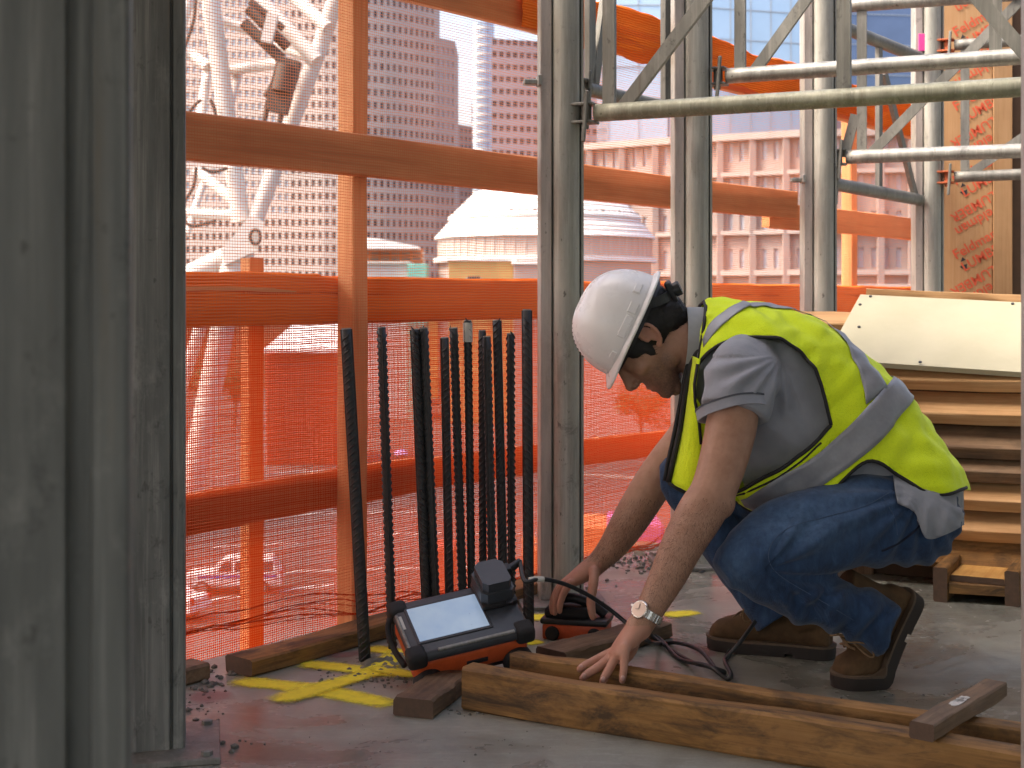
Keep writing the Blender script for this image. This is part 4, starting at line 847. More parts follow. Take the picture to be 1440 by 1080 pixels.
n = NT('rough_mortar'); v = n.coord('Object'); f = n.noise(v, 45, 7, .7); c = n.ramp(f, [(.3, (.10, .10, .075)), (.6, (.20, .20, .15)), (.8, (.32, .31, .24))]); n.set(color=c, rough=.95, normal=n.bump(f, .6, .006)); M['mortar'] = n.m
def mound(c, rx, ry, h, label, rot=0):
    N = 34; vs = []
    for j in range(N):
        for i in range(N):
            x = (i / (N - 1) * 2 - 1); y = (j / (N - 1) * 2 - 1); r = math.sqrt(x * x + y * y); p = Vector((x * rx * math.cos(rot) - y * ry * math.sin(rot), x * rx * math.sin(rot) + y * ry * math.cos(rot), 0))
            e = max(0, 1 - r) ** .7; z = -.006 + e * h * (.55 + .9 * mnoise.noise(p * 28 + Vector(c)) + .5 * mnoise.noise(p * 80)); vs.append(p + Vector((0, 0, z)))
    q = MB(); q.add(vs, [(j * N + i, j * N + i + 1, (j + 1) * N + i + 1, (j + 1) * N + i) for j in range(N - 1) for i in range(N - 1)]); o = q.build('mortar_patch', M['mortar'], smooth=True); o.location = c; return tag(o, label, 'mortar')
mound(G(545, 932), .14, .12, .022, 'rough grey green mortar around the leftmost rebars', .4); mound(G(895, 775), .22, .12, .016, 'dirt patch on the slab edge beyond the worker\'s arms', .9); mound(G(790, 848), .12, .06, .012, 'mortar at the foot of the light metal post')
# ------------------------------------------------------------------ rugged scanner display with wheels
def fit_frame():
    W, Hh = .285, .19
    px = np.array([(549, 851), (712, 811), (741, 886), (583, 925)], float)
    cor = np.array([(-W/2, Hh/2, 0), (W/2, Hh/2, 0), (W/2, -Hh/2, 0), (-W/2, -Hh/2, 0)])
    def rot(a): 
        th = np.linalg.norm(a) + 1e-9; k = a / th; K = np.array([[0, -k[2], k[1]], [k[2], 0, -k[0]], [-k[1], k[0], 0]]); return np.eye(3) + math.sin(th) * K + (1 - math.cos(th)) * K @ K
    R0 = np.array(Matrix.Rotation(R(40), 3, 'X') @ Matrix.Rotation(R(10), 3, 'Z'))
    def res(p):
        X = (rot(p[:3]) @ R0 @ cor.T).T + p[3:6]; u = 720 + X[:, 0] / X[:, 1] * FPX; w = HZ + (CAM_H - X[:, 2]) / X[:, 1] * FPX
        return np.concatenate([u - px[:, 0], w - px[:, 1], [(p[4] - 3.24) * 300, p[0] * 8, p[1] * 8, p[2] * 8]])
    p = np.array([0, 0, 0, -.11, 3.24, .14])
    for _ in range(60):
        r0 = res(p); J = np.array([(res(p + np.eye(6)[i] * 1e-5) - r0) / 1e-5 for i in range(6)]).T; p = p - np.linalg.solve(J.T @ J + 1e-3 * np.eye(6), J.T @ r0)
    Mx = Matrix((rot(p[:3]) @ R0).tolist()).to_4x4(); Mx.translation = Vector(p[3:6]); return Mx, W, Hh
DM, DW, DH = fit_frame()
dev = tag(empty('scanner_display'), 'rugged black and orange wheeled scanner with a lit screen leaning by the rebars', 'scanner'); dev.matrix_world = DM
q = MB(); q.bevbox((0, 0, -.014), (DW, DH, .028), .012, segs=3); q.build('bezel', M['charcoal_plastic'], dev, 40)
q = MB(); q.bevbox((0, 0, -.055), (DW * .95, DH * .93, .062), .014, segs=3); q.build('orange_body', M['orange_plastic'], dev, 40)
q = MB(); q.bevbox((0, 0, -.087), (DW * .90, DH * .86, .022), .008, segs=2); q.build('black_base', M['black_plastic'], dev, 40)
for sx in (-1, 1):
    for sy in (-1, 1):
        q = MB(); q.bevbox((sx * (DW / 2 - .016), sy * (DH / 2 - .016), -.016), (.046, .046, .042), .012, segs=3); q.build('corner_bumper', M['rubber'], dev, 40)
q = MB(); q.bevbox((-.028, .004, .0006), (.178, .128, .004), .0015); q.build('screen_frame', M['black_plastic'], dev)
n = NT('lit_screen'); v = n.coord('Object'); sp = n.n('ShaderNodeSeparateXYZ'); n.l(v, sp.inputs[0]); c = n.ramp(n.noise(v, 12, 4), [(.35, (.36, .52, .78)), (.65, (.46, .62, .84))]); c = n.mix(n.ramp(n.noise(v, 70, 5, .7), [(.66, 0.0), (.72, .5)]), c, (.16, .20, .30))
n.set(color=(.02, .02, .025), rough=.18, emis=c, emis_s=.17); M['screen'] = n.m
q = MB(); q.bevbox((-.028, .004, .0016), (.164, .113, .004), .001); q.build('screen', M['screen'], dev)
q = MB(); q.bevbox((-.132, .022, .0008), (.010, .045, .002), .0006); q.build('sticker', M['tape'], dev)
q = MB(); q.bevbox((.012, -.088, .001), (.18, .010, .006), .002); q.bevbox((-.137, -.01, .001), (.007, .12, .006), .002); q.build('trim_strip', M['galv_dark'], dev)
hb = MB(); hb.bevbox((.097, .045, .006), (.088, .098, .014), .006, segs=2); hb.build('dock_plate', M['black_plastic'], dev, 40)
hb = MB(); top = [(-.036, -.034), (-.024, -.046), (.03, -.046), (.038, -.036), (.038, .03), (.022, .046), (-.022, .046), (-.036, .034)]
hb.prism([(x * 1.08, y * 1.05) for x, y in top], 0, .028, Matrix.Translation((.095, .052, .012))); hb.prism([(x * .92, y * .92) for x, y in top], .028, .052, Matrix.Translation((.095, .052, .012)))
hb.build('connector_block', M['charcoal_plastic'], dev)
hb = MB(); hb.bevbox((.128, .062, .05), (.03, .026, .026), .005, segs=2); hb.tube([(.14, .062, .05), (.172, .075, .056)], [.011, .008], 12); hb.build('plug', M['black_plastic'], dev, 40)
hb = MB(); hb.lathe([(.008, 0), (.008, .006), (.005, .007)], 14, Matrix.Translation((.118, -.006, .012))); hb.build('knob', M['black_plastic'], dev)
for sx in (-1, 1):
    w = empty('wheel', (sx * .098 + (.01 if sx > 0 else -.005), -DH / 2 + .004, -.085)); w.parent = dev; w.rotation_euler = (R(90), 0, 0)
    q = MB(); q.lathe([(.026, -.016), (.034, -.013), (.036, 0), (.034, .013), (.026, .016)], 28); q.build('tyre', M['rubber'], w, 40)
    q = MB(); q.lathe([(.025, .010), (.024, .018), (.006, .02)], 20); q.build('hub', M['black_plastic'], w, 40)
    w = empty('wheel', (sx * .098, DH / 2 - .004, -.085)); w.parent = dev; w.rotation_euler = (R(90), 0, 0)
    q = MB(); q.lathe([(.026, -.016), (.034, -.013), (.036, 0), (.034, .013), (.026, .016)], 28); q.build('tyre', M['rubber'], w, 40)
q = MB(); q.bevbox((.012, -DH * .466, -.06), (.05, .004, .012), .001); q.build('dark_label', M['black_plastic'], dev)
q = MB(); q.tube(bez([(-.14, .07, -.015), (-.158, .05, -.03), (-.158, -.0, -.05), (-.146, -.05, -.06)], 6), .007, 8); q.build('side_handle', M['rubber'], dev, True)
# ------------------------------------------------------------------ small hand scanner under the far hand
hs = tag(empty('hand_scanner', G(812, 898) + Vector((0, .02, 0)), R(-14)), 'small orange and black hand scanner held by the far hand', 'scanner')
q = MB(); q.bevbox((0, 0, .020), (.165, .095, .040), .006, segs=2); q.build('orange_base', M['orange_plastic'], hs, 40)
q = MB(); q.bevbox((0, 0, .047), (.175, .104, .016), .006, segs=2); q.build('black_rim', M['black_plastic'], hs, 40)
q = MB(); q.bevbox((-.02, 0, .066), (.12, .08, .03), .012, segs=3); q.build('top_cover', M['rubber'], hs, 40)
q = MB(); q.tube(bez([(-.065, 0, .06), (-.05, 0, .092), (-.01, 0, .10), (.04, 0, .085), (.075, 0, .06)], 6), .013, 12); q.build('grip', M['black_plastic'], hs, True)
for x in (-.055, .055):
    q = MB(); q.lathe([(.017, -.008), (.019, 0), (.017, .008)], 16, Matrix.Translation((x, -.05, .017)) @ Matrix.Rotation(R(90), 4, 'X')); q.build('wheel', M['rubber'], hs)
# ------------------------------------------------------------------ cable
plug = DM @ Vector((.172, .075, .056))
cpts = [plug, P(738, 817, 3.26), P(760, 814, 3.27), P(790, 820, 3.30), P(822, 834, 3.33), P(852, 853, 3.36), P(876, 872, 3.36), P(900, 893, 3.33)]
e1_ = [G(930, 908), G(955, 912), G(985, 928), G(1010, 948), G(1018, 953), G(990, 948), G(955, 930), G(930, 908), G(915, 905), G(945, 918), G(975, 940), G(1000, 952), G(1022, 958), G(1028, 957), G(1020, 945), G(1022, 925), G(1040, 905), G(1062, 880)]
e1_ = [p + Vector((0, 0, .006 + .008 * (i % 3))) for i, p in enumerate(e1_)]
lift = [P(1058, 878, 3.36), P(1067, 862, 3.40)]
allp = cpts + [P(915, 903, 3.32) - Vector((0, 0, .0))] + e1_[:-1]
allp = [Vector((p.x, p.y, max(p.z, .006))) for p in allp]
q = MB(); cab = tag(empty('cable', (0, 0, 0)), 'black cable looping from the wheeled scanner across the slab', 'cable')
q.tube(bez(allp, 9), .0052, 10); q.build('cord', M['cable'], cab, True)
q = MB(); q.tube(bez([e1_[-4], P(1022, 925, 3.36), P(1043, 900, 3.37), P(1062, 874, 3.40)], 8), .0052, 10); q.build('cord_end', M['cable'], cab, True)
q = MB(); q.tube(bez([P(744, 816, 3.262), P(754, 814.5, 3.267), P(765, 815, 3.272)], 4), .0068, 12); q.build('metal_collar', M['tape'], cab, True)
q = MB(); q.tube(bez([G(975, 800), G(1000, 785), G(1010, 790), G(985, 806)], 8), .006, 8); tag(q.build('cable_scrap', M['cable'], smooth=True), 'loose bit of black hose on the slab behind the worker', 'cable')
# ================================================================== the crouching worker
def remesh(q, voxel, it=4, name='tmp', fac=.5):
    me = q.mesh(name); o = bpy.data.objects.new('tmp', me); COL.objects.link(o)
    m = o.modifiers.new('r', 'REMESH'); m.mode = 'VOXEL'; m.voxel_size = voxel; m.adaptivity = 0
    if it: s = o.modifiers.new('s', 'SMOOTH'); s.factor = fac; s.iterations = it
    dg = bpy.context.evaluated_depsgraph_get(); dg.update(); r = bpy.data.meshes.new_from_object(o.evaluated_get(dg)); r.name = name
    bpy.data.objects.remove(o); bpy.data.meshes.remove(me); r.shade_smooth(); return r
def co_of(me): a = np.empty(len(me.vertices) * 3); me.vertices.foreach_get('co', a); return a.reshape(-1, 3)
def no_of(me): a = np.empty(len(me.vertices) * 3); me.vertices.foreach_get('normal', a); return a.reshape(-1, 3)
def set_co(me, a): me.vertices.foreach_set('co', np.ascontiguousarray(a).ravel()); me.update()
def attr(me, nm, val): a = me.attributes.new(nm, 'FLOAT', 'POINT'); a.data.foreach_set('value', np.clip(val, 0, 1).astype(np.float32))
def to_px(a): return 720 + a[:, 0] / a[:, 1] * FPX, HZ + (CAM_H - a[:, 2]) / a[:, 1] * FPX
def cr(vals, t):                     # Catmull-Rom on a list of arrays at real index t
    v = np.asarray(vals, float); n_ = len(v); t = min(max(t, 0), n_ - 1 - 1e-9); i = int(t); f = t - i; p0 = v[max(i - 1, 0)]; p1 = v[i]; p2 = v[i + 1]; p3 = v[min(i + 2, n_ - 1)]
    return .5 * (2 * p1 + (p2 - p0) * f + (2 * p0 - 5 * p1 + 4 * p2 - p3) * f * f + (3 * p1 - p0 - 3 * p2 + p3) * f ** 3)
def limb(q, st, n=22, sub=6, flat_end=False):
    """st: list of (u, v, Y, r_in_picture, r_in_depth): a smooth tapered limb through photo points"""
    data = np.array([list(P(u, v_, Y)) + [ra, rb] for u, v_, Y, ra, rb in st]); N = (len(st) - 1) * sub + 1
    S = np.array([cr(data, i / sub) for i in range(N)]); vs = []
    for i in range(N):
        t = Vector(S[min(i + 1, N - 1), :3] - S[max(i - 1, 0), :3]).normalized(); dep = Vector((0, 1, 0)); dep = (dep - t * dep.dot(t)).normalized(); per = t.cross(dep)
        c = Vector(S[i, :3])
        for k in range(n): th = 2 * math.pi * k / n; vs.append(c + per * math.cos(th) * S[i, 3] + dep * math.sin(th) * S[i, 4])
    fs = [(i * n + k, i * n + (k + 1) % n, (i + 1) * n + (k + 1) % n, (i + 1) * n + k) for i in range(N - 1) for k in range(n)]
    # rounded caps
    if flat_end: fs.append(tuple((N - 1) * n + k for k in range(n)))
    for end, idx in (((0, 0),) if flat_end else ((0, 0), (1, N - 1))):
        c = Vector(S[idx, :3]); d = Vector(S[0, :3] - S[1, :3]) if end == 0 else Vector(S[-1, :3] - S[-2, :3]); d.normalize(); r_ = min(S[idx, 3], S[idx, 4]); base = idx * n; prev = [base + k for k in range(n)]
        for h in (.5, .85):
            ring = [c + d * r_ * h + (Vector(vs[base + k]) - c) * math.sqrt(1 - h * h) for k in range(n)]; b = len(vs); vs += ring; cur = [b + k for k in range(n)]
            fs += [(prev[k], prev[(k + 1) % n], cur[(k + 1) % n], cur[k]) for k in range(n)]; prev = cur
        fs.append(tuple(prev))
    q.add(vs, fs)
def ellip(q, c, ax, n=20, m=12):     # ax: three half-axis vectors
    vs = []; c = Vector(c); ax = [Vector(a) for a in ax]
    for j in range(1, m):
        ph = math.pi * j / m
        for k in range(n): th = 2 * math.pi * k / n; vs.append(c + ax[0] * math.sin(ph) * math.cos(th) + ax[1] * math.sin(ph) * math.sin(th) + ax[2] * math.cos(ph))
    fs = [(j * n + k, j * n + (k + 1) % n, (j + 1) * n + (k + 1) % n, (j + 1) * n + k) for j in range(m - 2) for k in range(n)]
    b = len(vs); vs += [c + ax[2], c - ax[2]]
    fs += [(b, (k + 1) % n, k) for k in range(n)] + [(b + 1, (m - 2) * n + k, (m - 2) * n + (k + 1) % n) for k in range(n)]
    q.add(vs, fs)
# ---- torso: rings from pelvis to neck, back point and belly point as seen from the side, half width
TR = [((1356, 712), (1215, 772), .160, 3.37), ((1333, 652), (1160, 745), .172, 3.37), ((1290, 592), (1110, 730), .178, 3.375), ((1246, 538), (1068, 714), .184, 3.38), ((1196, 491), (1026, 696), .195, 3.385),
      ((1141, 457), (988, 664), .206, 3.39), ((1086, 437), (960, 622), .198, 3.395), ((1032, 430), (950, 578), .150, 3.40), ((984, 430), (952, 535), .085, 3.40)]
TD = np.array([list(P(d[0], d[1], y)) + list(P(b[0], b[1], y)) + [w] for d, b, w, y in TR])
def torso(th, t, off=0.0):
    r = cr(TD, t); D = Vector(r[:3]); B = Vector(r[3:6]); c = (D + B) / 2; U = (D - B) / 2; w = r[6]; e = 2 / 2.35
    cs, sn = math.cos(th), math.sin(th); x = math.copysign(abs(cs) ** e, cs); y = math.copysign(abs(sn) ** e, sn)
    nrm = (U.normalized() * cs / max(U.length, .01) + Vector((0, -1, 0)) * sn / w).normalized()
    return c + U * x + Vector((0, -w, 0)) * y + nrm * off
_gt = np.linspace(.02, 8, 240); _gh = np.linspace(-1.0, math.pi, 270)
_grid = np.array([list(torso(h, t)) for t in _gt for h in _gh]); _gu, _gv = to_px(_grid)
_g3 = _grid.reshape(240, 270, 3); _nn = np.cross(np.gradient(_g3, axis=0), np.gradient(_g3, axis=1)); _fc = np.einsum('ijk,ijk->ij', _nn, np.array([0, 0, CAM_H]) - _g3)
if _fc[120, 170] < 0: _fc = -_fc
_pen = np.where(_fc.ravel() > 0, 0.0, 1e9)                     # only the side that faces the viewer
def inv(u, v_):                      # photo point on the near flank -> (angle, station)
    i = int(np.argmin((_gu - u) ** 2 + (_gv - v_) ** 2 + _pen)); return (_gh[i % 270], _gt[i // 270])
def inv_path(pts, n=8): return [inv(p.x, p.y) for p in bez([Vector((a, b, 0)) for a, b in pts], n)]
worker = tag(empty('person', (P(1180, 960, 3.35).x, 3.35, 0)), 'crouching worker in white hard hat, yellow safety vest and blue jeans', 'person'); WO = worker.location.copy()
def wlink(name, me, m, mats=None):
    set_co(me, co_of(me) - np.array(WO)); o = link(name, me, m, worker, mats); return o
# ---- head frame
HC = P(907, 475, 3.40); HU = Vector((-.848, 0, .53)).normalized(); HF = Vector((-.53, 0, -.848)).normalized(); HL = Vector((0, -1, 0))
yaw = R(4); HF, HL = (HF * math.cos(yaw) + HL * math.sin(yaw)), (HL * math.cos(yaw) - HF * math.sin(yaw))
def hp(f, u, l): return HC + HF * f + HU * u + HL * l
body = MB()
ellip(body, hp(-.012, .036, 0), [HF * .103, HL * .076, HU * .092], 28, 18)
ellip(body, hp(-.045, .0, 0), [HF * .074, HL * .068, HU * .075], 24, 14)
def ring_loft(q, rings, n=24, e=.85):
    vs = []
    for f, u, l, hf, hl, tilt in rings:
        for k in range(n):
            th = 2 * math.pi * k / n; c, s = math.cos(th), math.sin(th); x = math.copysign(abs(c) ** e, c); y = math.copysign(abs(s) ** e, s); vs.append(hp(f + hf * x, u + tilt * x, l + hl * y))
    N = len(rings); q.add(vs, [(i * n + k, i * n + (k + 1) % n, (i + 1) * n + (k + 1) % n, (i + 1) * n + k) for i in range(N - 1) for k in range(n)] + [tuple(range(n))[::-1], tuple((N - 1) * n + k for k in range(n))])
ring_loft(body, [(.030, .060, 0, .062, .066, 0), (.028, .025, 0, .066, .068, 0), (.028, -.005, 0, .064, .067, 0), (.030, -.035, 0, .064, .065, -.002), (.033, -.060, 0, .063, .060, -.006), (.038, -.085, 0, .058, .052, -.012), (.050, -.105, 0, .046, .040, -.014), (.062, -.120, 0, .032, .026, -.006)])
for s in (-1, 1):
    ellip(body, hp(.072, .022, s * .028), [HF * .022, HL * .030, HU * .011])            # brow
    ellip(body, hp(.062, -.028, s * .042), [HF * .026, HL * .022, HU * .020])           # cheekbone
    ellip(body, hp(.076, -.002, s * .032), [HF * .014, HL * .016, HU * .010])           # lids
    ellip(body, hp(.014, -.068, s * .050), [HF * .030, HL * .014, HU * .028])           # jaw angle
    ellip(body, hp(.106, -.040, s * .012), [HF * .010, HL * .008, HU * .008])           # nostril wing
    # ear
    ellip(body, hp(-.006, .004, s * .078), [HF * .013 - HL * s * .004, HL * .005, HU * .027], 16, 12)
    pts = [hp(.010, -.006, s * .077), hp(.012, .016, s * .080), hp(.003, .032, s * .085), hp(-.012, .031, s * .090), hp(-.022, .016, s * .092), hp(-.020, -.006, s * .090), hp(-.010, -.024, s * .084), hp(.002, -.032, s * .079)]
    body.tube(bez(pts, 5), [.0050] * 36, 8)
    ellip(body, hp(.003, -.029, s * .079), [HF * .008, HL * .005, HU * .009], 12, 8)
body.tube([hp(.086, .016, 0), hp(.098, .004, 0), hp(.110, -.016, 0), hp(.119, -.032, 0), hp(.117, -.038, 0)], [.010, .009, .010, .012, .010], 14)
ellip(body, hp(.092, -.016, 0), [HF * .022, HL * .011, HU * .034]); ellip(body, hp(.108, -.040, 0), [HF * .014, HL * .011, HU * .008])
ellip(body, hp(.092, -.069, 0), [HF * .011, HL * .022, HU * .006]); ellip(body, hp(.090, -.082, 0), [HF * .011, HL * .020, HU * .0065]); ellip(body, hp(.086, -.109, 0), [HF * .014, HL * .018, HU * .014])
limb(body, [(1030, 500, 3.40, .075, .085), (995, 488, 3.40, .070, .070), (965, 484, 3.40, .068, .064), (935, 482, 3.40, .066, .058), (915, 478, 3.40, .05, .05)])
limb(body, [(950, 545, 3.40, .02, .03), (925, 515, 3.40, .035, .045)])
# inner trunk and legs under the clothes
vs = []; n_ = 24; tt = np.linspace(.2, 7.7, 26)
for t in tt:
    for k in range(n_): vs.append(torso(2 * math.pi * k / n_, t, -.045))
body.add(vs, [(i * n_ + k, i * n_ + (k + 1) % n_, (i + 1) * n_ + (k + 1) % n_, (i + 1) * n_ + k) for i in range(25) for k in range(n_)] + [tuple(range(n_))[::-1], tuple(25 * n_ + k for k in range(n_))])
limb(body, [(1285, 730, 3.29, .09, .085), (1200, 738, 3.22, .08, .08), (1110, 757, 3.16, .066, .066), (1055, 790, 3.13, .055, .055)]); limb(body, [(1058, 795, 3.13, .05, .05), (1120, 828, 3.16, .045, .05), (1190, 856, 3.19, .042, .042), (1225, 872, 3.20, .034, .034)])
limb(body, [(1265, 730, 3.47, .09, .085), (1120, 700, 3.53, .072, .07), (960, 665, 3.58, .05, .05)]); limb(body, [(962, 672, 3.58, .048, .05), (1020, 770, 3.55, .045, .048), (1070, 845, 3.51, .034, .034)])
# near arm with watch, then its hand
limb(body, [(1048, 500, 3.29, .040, .036), (1038, 535, 3.215, .050, .046), (1030, 590, 3.165, .057, .055), (1019, 640, 3.14, .054, .053), (1003, 690, 3.115, .050, .050), (985, 722, 3.10, .052, .050), (962, 762, 3.085, .047, .045), (940, 808, 3.07, .040, .038), (920, 846, 3.055, .033, .031), (908, 868, 3.05, .0285, .027), (897, 884, 3.045, .029, .028)])
ellip(body, P(1010, 706, 3.105), [Vector((.038, 0, .0)), Vector((0, .036, 0)), Vector((0, 0, .040))])      # elbow
limb(body, [(905, 872, 3.045, .026, .028), (890, 892, 3.04, .024, .034), (876, 908, 3.032, .019, .040), (866, 920, 3.024, .014, .040)], 22)
def finger(q, st): limb(q, [(u, v_, Y, r, r) for u, v_, Y, r in st], 12, 5)
finger(body, [(868, 914, 3.052, .0115), (852, 921, 3.058, .0105), (834, 930, 3.052, .0098), (822, 936, 3.045, .0092), (815, 941, 3.038, .0078)])
finger(body, [(868, 916, 3.034, .0115), (853, 929, 3.030, .0106), (838, 940, 3.020, .0100), (826, 948, 3.010, .0094), (819, 954, 3.000, .0078)])
finger(body, [(870, 918, 3.014, .0112), (861, 933, 3.004, .0104), (855, 944, 2.994, .0098), (850, 953, 2.986, .0092), (847, 960, 2.980, .0076)])
finger(body, [(880, 912, 2.998, .0108), (878, 928, 2.990, .0096), (877, 941, 2.984, .0090), (876, 951, 2.978, .0084), (875, 958, 2.974, .0070)])
finger(body, [(893, 896, 3.062, .014), (889, 912, 3.085, .013), (880, 926, 3.095, .0115), (870, 934, 3.098, .0095)])
for u, v_, Y in ((868, 914, 3.054), (867, 916, 3.035), (869, 917, 3.015), (879, 911, 2.999)): ellip(body, P(u, v_ - 3, Y), [Vector((.010, 0, 0)), Vector((0, .008, 0)), Vector((0, 0, .008))], 10, 8)
# far arm and the hand on the small scanner
limb(body, [(1040, 500, 3.53, .055, .05), (1010, 545, 3.57, .058, .055), (975, 605, 3.61, .054, .052), (935, 655, 3.63, .050, .048), (912, 690, 3.635, .050, .047), (884, 735, 3.64, .046, .043), (862, 768, 3.645, .037, .034), (842, 790, 3.65, .029, .028), (832, 799, 3.65, .028, .029)])
limb(body, [(838, 793, 3.65, .027, .030), (820, 806, 3.65, .024, .038), (806, 815, 3.648, .018, .041), (798, 819, 3.645, .013, .040)])
finger(body, [(802, 814, 3.675, .0115), (790, 822, 3.685, .0108), (781, 836, 3.685, .0102), (777, 849, 3.68, .0095), (776, 858, 3.675, .008)])
finger(body, [(800, 816, 3.655, .0118), (788, 825, 3.660, .0110), (780, 840, 3.660, .0104), (777, 852, 3.657, .0096), (777, 861, 3.652, .008)])
finger(body, [(799, 818, 3.635, .0116), (788, 829, 3.635, .0108), (782, 843, 3.634, .0102), (780, 854, 3.632, .0095), (780, 862, 3.630, .008)])
finger(body, [(802, 820, 3.612, .0110), (794, 832, 3.608, .0100), (789, 844, 3.606, .0094), (787, 853, 3.604, .0088), (787, 860, 3.602, .0074)])
finger(body, [(836, 803, 3.615, .0135), (834, 824, 3.585, .0130), (831, 845, 3.572, .0118), (832, 859, 3.566, .0108), (834, 868, 3.562, .0090)])
bme = remesh(body, .0034, 5, 'body')
A = co_of(bme); L = np.stack([(A - np.array(HC)) @ np.array(HF), (A - np.array(HC)) @ np.array(HU), (A - np.array(HC)) @ np.array(HL)], 1)
head = (L[:, 1] > -.16) & (np.linalg.norm(L, axis=1) < .2)
ss = lambda x, a, b: np.clip((x - a) / (b - a), 0, 1) ** 2 * (3 - 2 * np.clip((x - a) / (b - a), 0, 1))
beard = head * ss(-L[:, 1] + .10 * (L[:, 0] - .03), .028, .062) * ss(L[:, 0] + .25 * L[:, 1], -.025, .005)
beard *= 1 - .8 * np.exp(-((L[:, 0] - .10) ** 2 + (L[:, 1] + .075) ** 2) / .00012)
attr(bme, 'beard', beard); attr(bme, 'brow', head * np.exp(-((L[:, 1] - .020) / .006) ** 2) * ss(L[:, 0], .06, .08) * ss(np.abs(L[:, 2]), .008, .014) * (1 - ss(np.abs(L[:, 2]), .045, .05)))
ear = head * ss(np.abs(L[:, 2]), .074, .082) * ss(.03 - L[:, 0], 0, .01); lips = head * np.exp(-((L[:, 1] + .0755) / .010) ** 2) * ss(L[:, 0], .086, .094)
uu, vv = to_px(A); hands = ((uu < 915) & (vv > 880)) | ((uu < 845) & (vv > 790)); red = np.clip(ear * .7 + lips * .6 + hands * .55, 0, 1)
arms = ((uu < 1030) & (vv > 690) & ~hands).astype(float); attr(bme, 'red', red); attr(bme, 'hairy', arms * ss(vv, 690, 740))
n = NT('skin'); v = n.coord('Object'); f = n.noise(v, 35, 6, .6); f2 = n.noise(v, 220, 3, .6)
c = n.ramp(f, [(.3, (.36, .185, .118)), (.7, (.47, .265, .178))]); at_ = lambda s: n.n('ShaderNodeAttribute', attribute_name=s).outputs['Fac']
c = n.mix(n.math('MULTIPLY', at_('red'), .65), c, (.56, .25, .185)); c = n.mix(n.math('MULTIPLY', at_('beard'), n.ramp(f2, [(.3, .40), (.7, .75)])), c, (.085, .055, .042)); c = n.mix(n.math('MULTIPLY', at_('brow'), .9), c, (.02, .015, .012))
hz_ = n.noise(n.coord('Object', (4, 4, 1), rot=(0, .5, 0)), 160, 4, .7); c = n.mix(n.math('MULTIPLY', at_('hairy'), n.ramp(hz_, [(.48, 0.0), (.62, .55)])), c, (.09, .05, .03))
n.set(color=c, rough=.5, spec=.4, sss=.08, normal=n.bump(f2, .15, .002, n.bump(f, .12, .003))); n.b.inputs['Subsurface Radius'].default_value = (.012, .005, .003); n.b.inputs['Subsurface Scale'].default_value = .5; M['skin'] = n.m
bo = wlink('body', bme, M['skin'])
# fingernails of the near hand
M['nail'] = plain('nail', (.60, .36, .30), .35, var=.08)
for (u, v_, Y) in ((817, 938, 3.036), (821, 950.5, 2.995), (848, 955, 2.972), (875.5, 953.5, 2.967)):
    q = MB(); ellip(q, P(u, v_, Y) - WO, [Vector((.0045, 0, -.002)), Vector((0, .0025, .0015)), Vector((.002, -.001, .0052))], 10, 8); q.build('fingernail', M['nail'], worker, True)
# arm hair: short fine strands
rnd = random.Random(5); NA = no_of(bme); idx = [i for i in np.nonzero(arms * (vv < 852) * (vv > 700))[0]]; rnd.shuffle(idx); V = []; Fc = []
for i in idx[:2600]:
    p = Vector(A[i]) - WO; nn = Vector(NA[i]); dv = (Vector((-.35, 0, -.8)) + Vector((rnd.gauss(0, .35), rnd.gauss(0, .35), rnd.gauss(0, .3))) + nn * .35).normalized(); sd_ = dv.cross(nn).normalized() * .00030; b = len(V); V += [p - sd_, p + sd_, p + dv * rnd.uniform(.007, .015) + nn * .001]; Fc.append((b, b + 1, b + 2))
me = bpy.data.meshes.new('arm_hair'); me.from_pydata(V, [], Fc); M['hair'] = plain('dark_hair', (.012, .010, .009), .55, var=.4, scale=90); link('arm_hair', me, M['hair'], worker)
# ---- hair
hq = MB(); ellip(hq, hp(-.028, .030, 0), [HF * .098, HL * .0815, HU * .098], 28, 18); ellip(hq, hp(-.058, -.006, 0), [HF * .066, HL * .071, HU * .070], 24, 14); ellip(hq, hp(-.070, -.040, 0), [HF * .040, HL * .056, HU * .036], 20, 12)
for s in (-1, 1): limb_pts = [hp(.036, .04, s * .062), hp(.030, .015, s * .062), hp(.026, -.008, s * .0625), hp(.024, -.024, s * .063)]; ellip(hq, hp(.032, .022, s * .0590), [HF * .034, HL * .0112, HU * .038], 20, 14); ellip(hq, hp(.026, -.008, s * .0600), [HF * .013, HL * .0090, HU * .030], 16, 10)
hme = remesh(hq, .0036, 3, 'hair'); HA = co_of(hme); HN = no_of(hme)
HA = HA + HN * (np.array([mnoise.noise(Vector(p) * 90) * .0022 + mnoise.noise(Vector(p) * 35) * .002 for p in HA]) * np.where((HA - np.array(HC)) @ np.array(HF) > -.01, .15, 1.0) + np.where((HA - np.array(HC)) @ np.array(HF) > -.01, .0014, 0))[:, None]; set_co(hme, HA); wlink('hair', hme, M['hair'])
V = []; Fc = []; order = list(range(len(HA))); rnd.shuffle(order)
for i in order[:9000]:
    p = Vector(HA[i]); 
    nn = Vector(HN[i]); dn = (-HU * .55 - HF * .8 + Vector((rnd.gauss(0, .3), rnd.gauss(0, .3), rnd.gauss(0, .3)))); dn = (dn - nn * dn.dot(nn)).normalized(); dv = (dn + nn * rnd.uniform(.05, .5)).normalized(); sd_ = dv.cross(nn).normalized() * .0005; b = len(V); l_ = rnd.uniform(.006, .014); p = p - WO; V += [p - sd_, p + sd_, p + dv * l_]; Fc.append((b, b + 1, b + 2))
me = bpy.data.meshes.new('hair_strands'); me.from_pydata(V, [], Fc); so = link('hair_strands', me, M['hair'], worker)
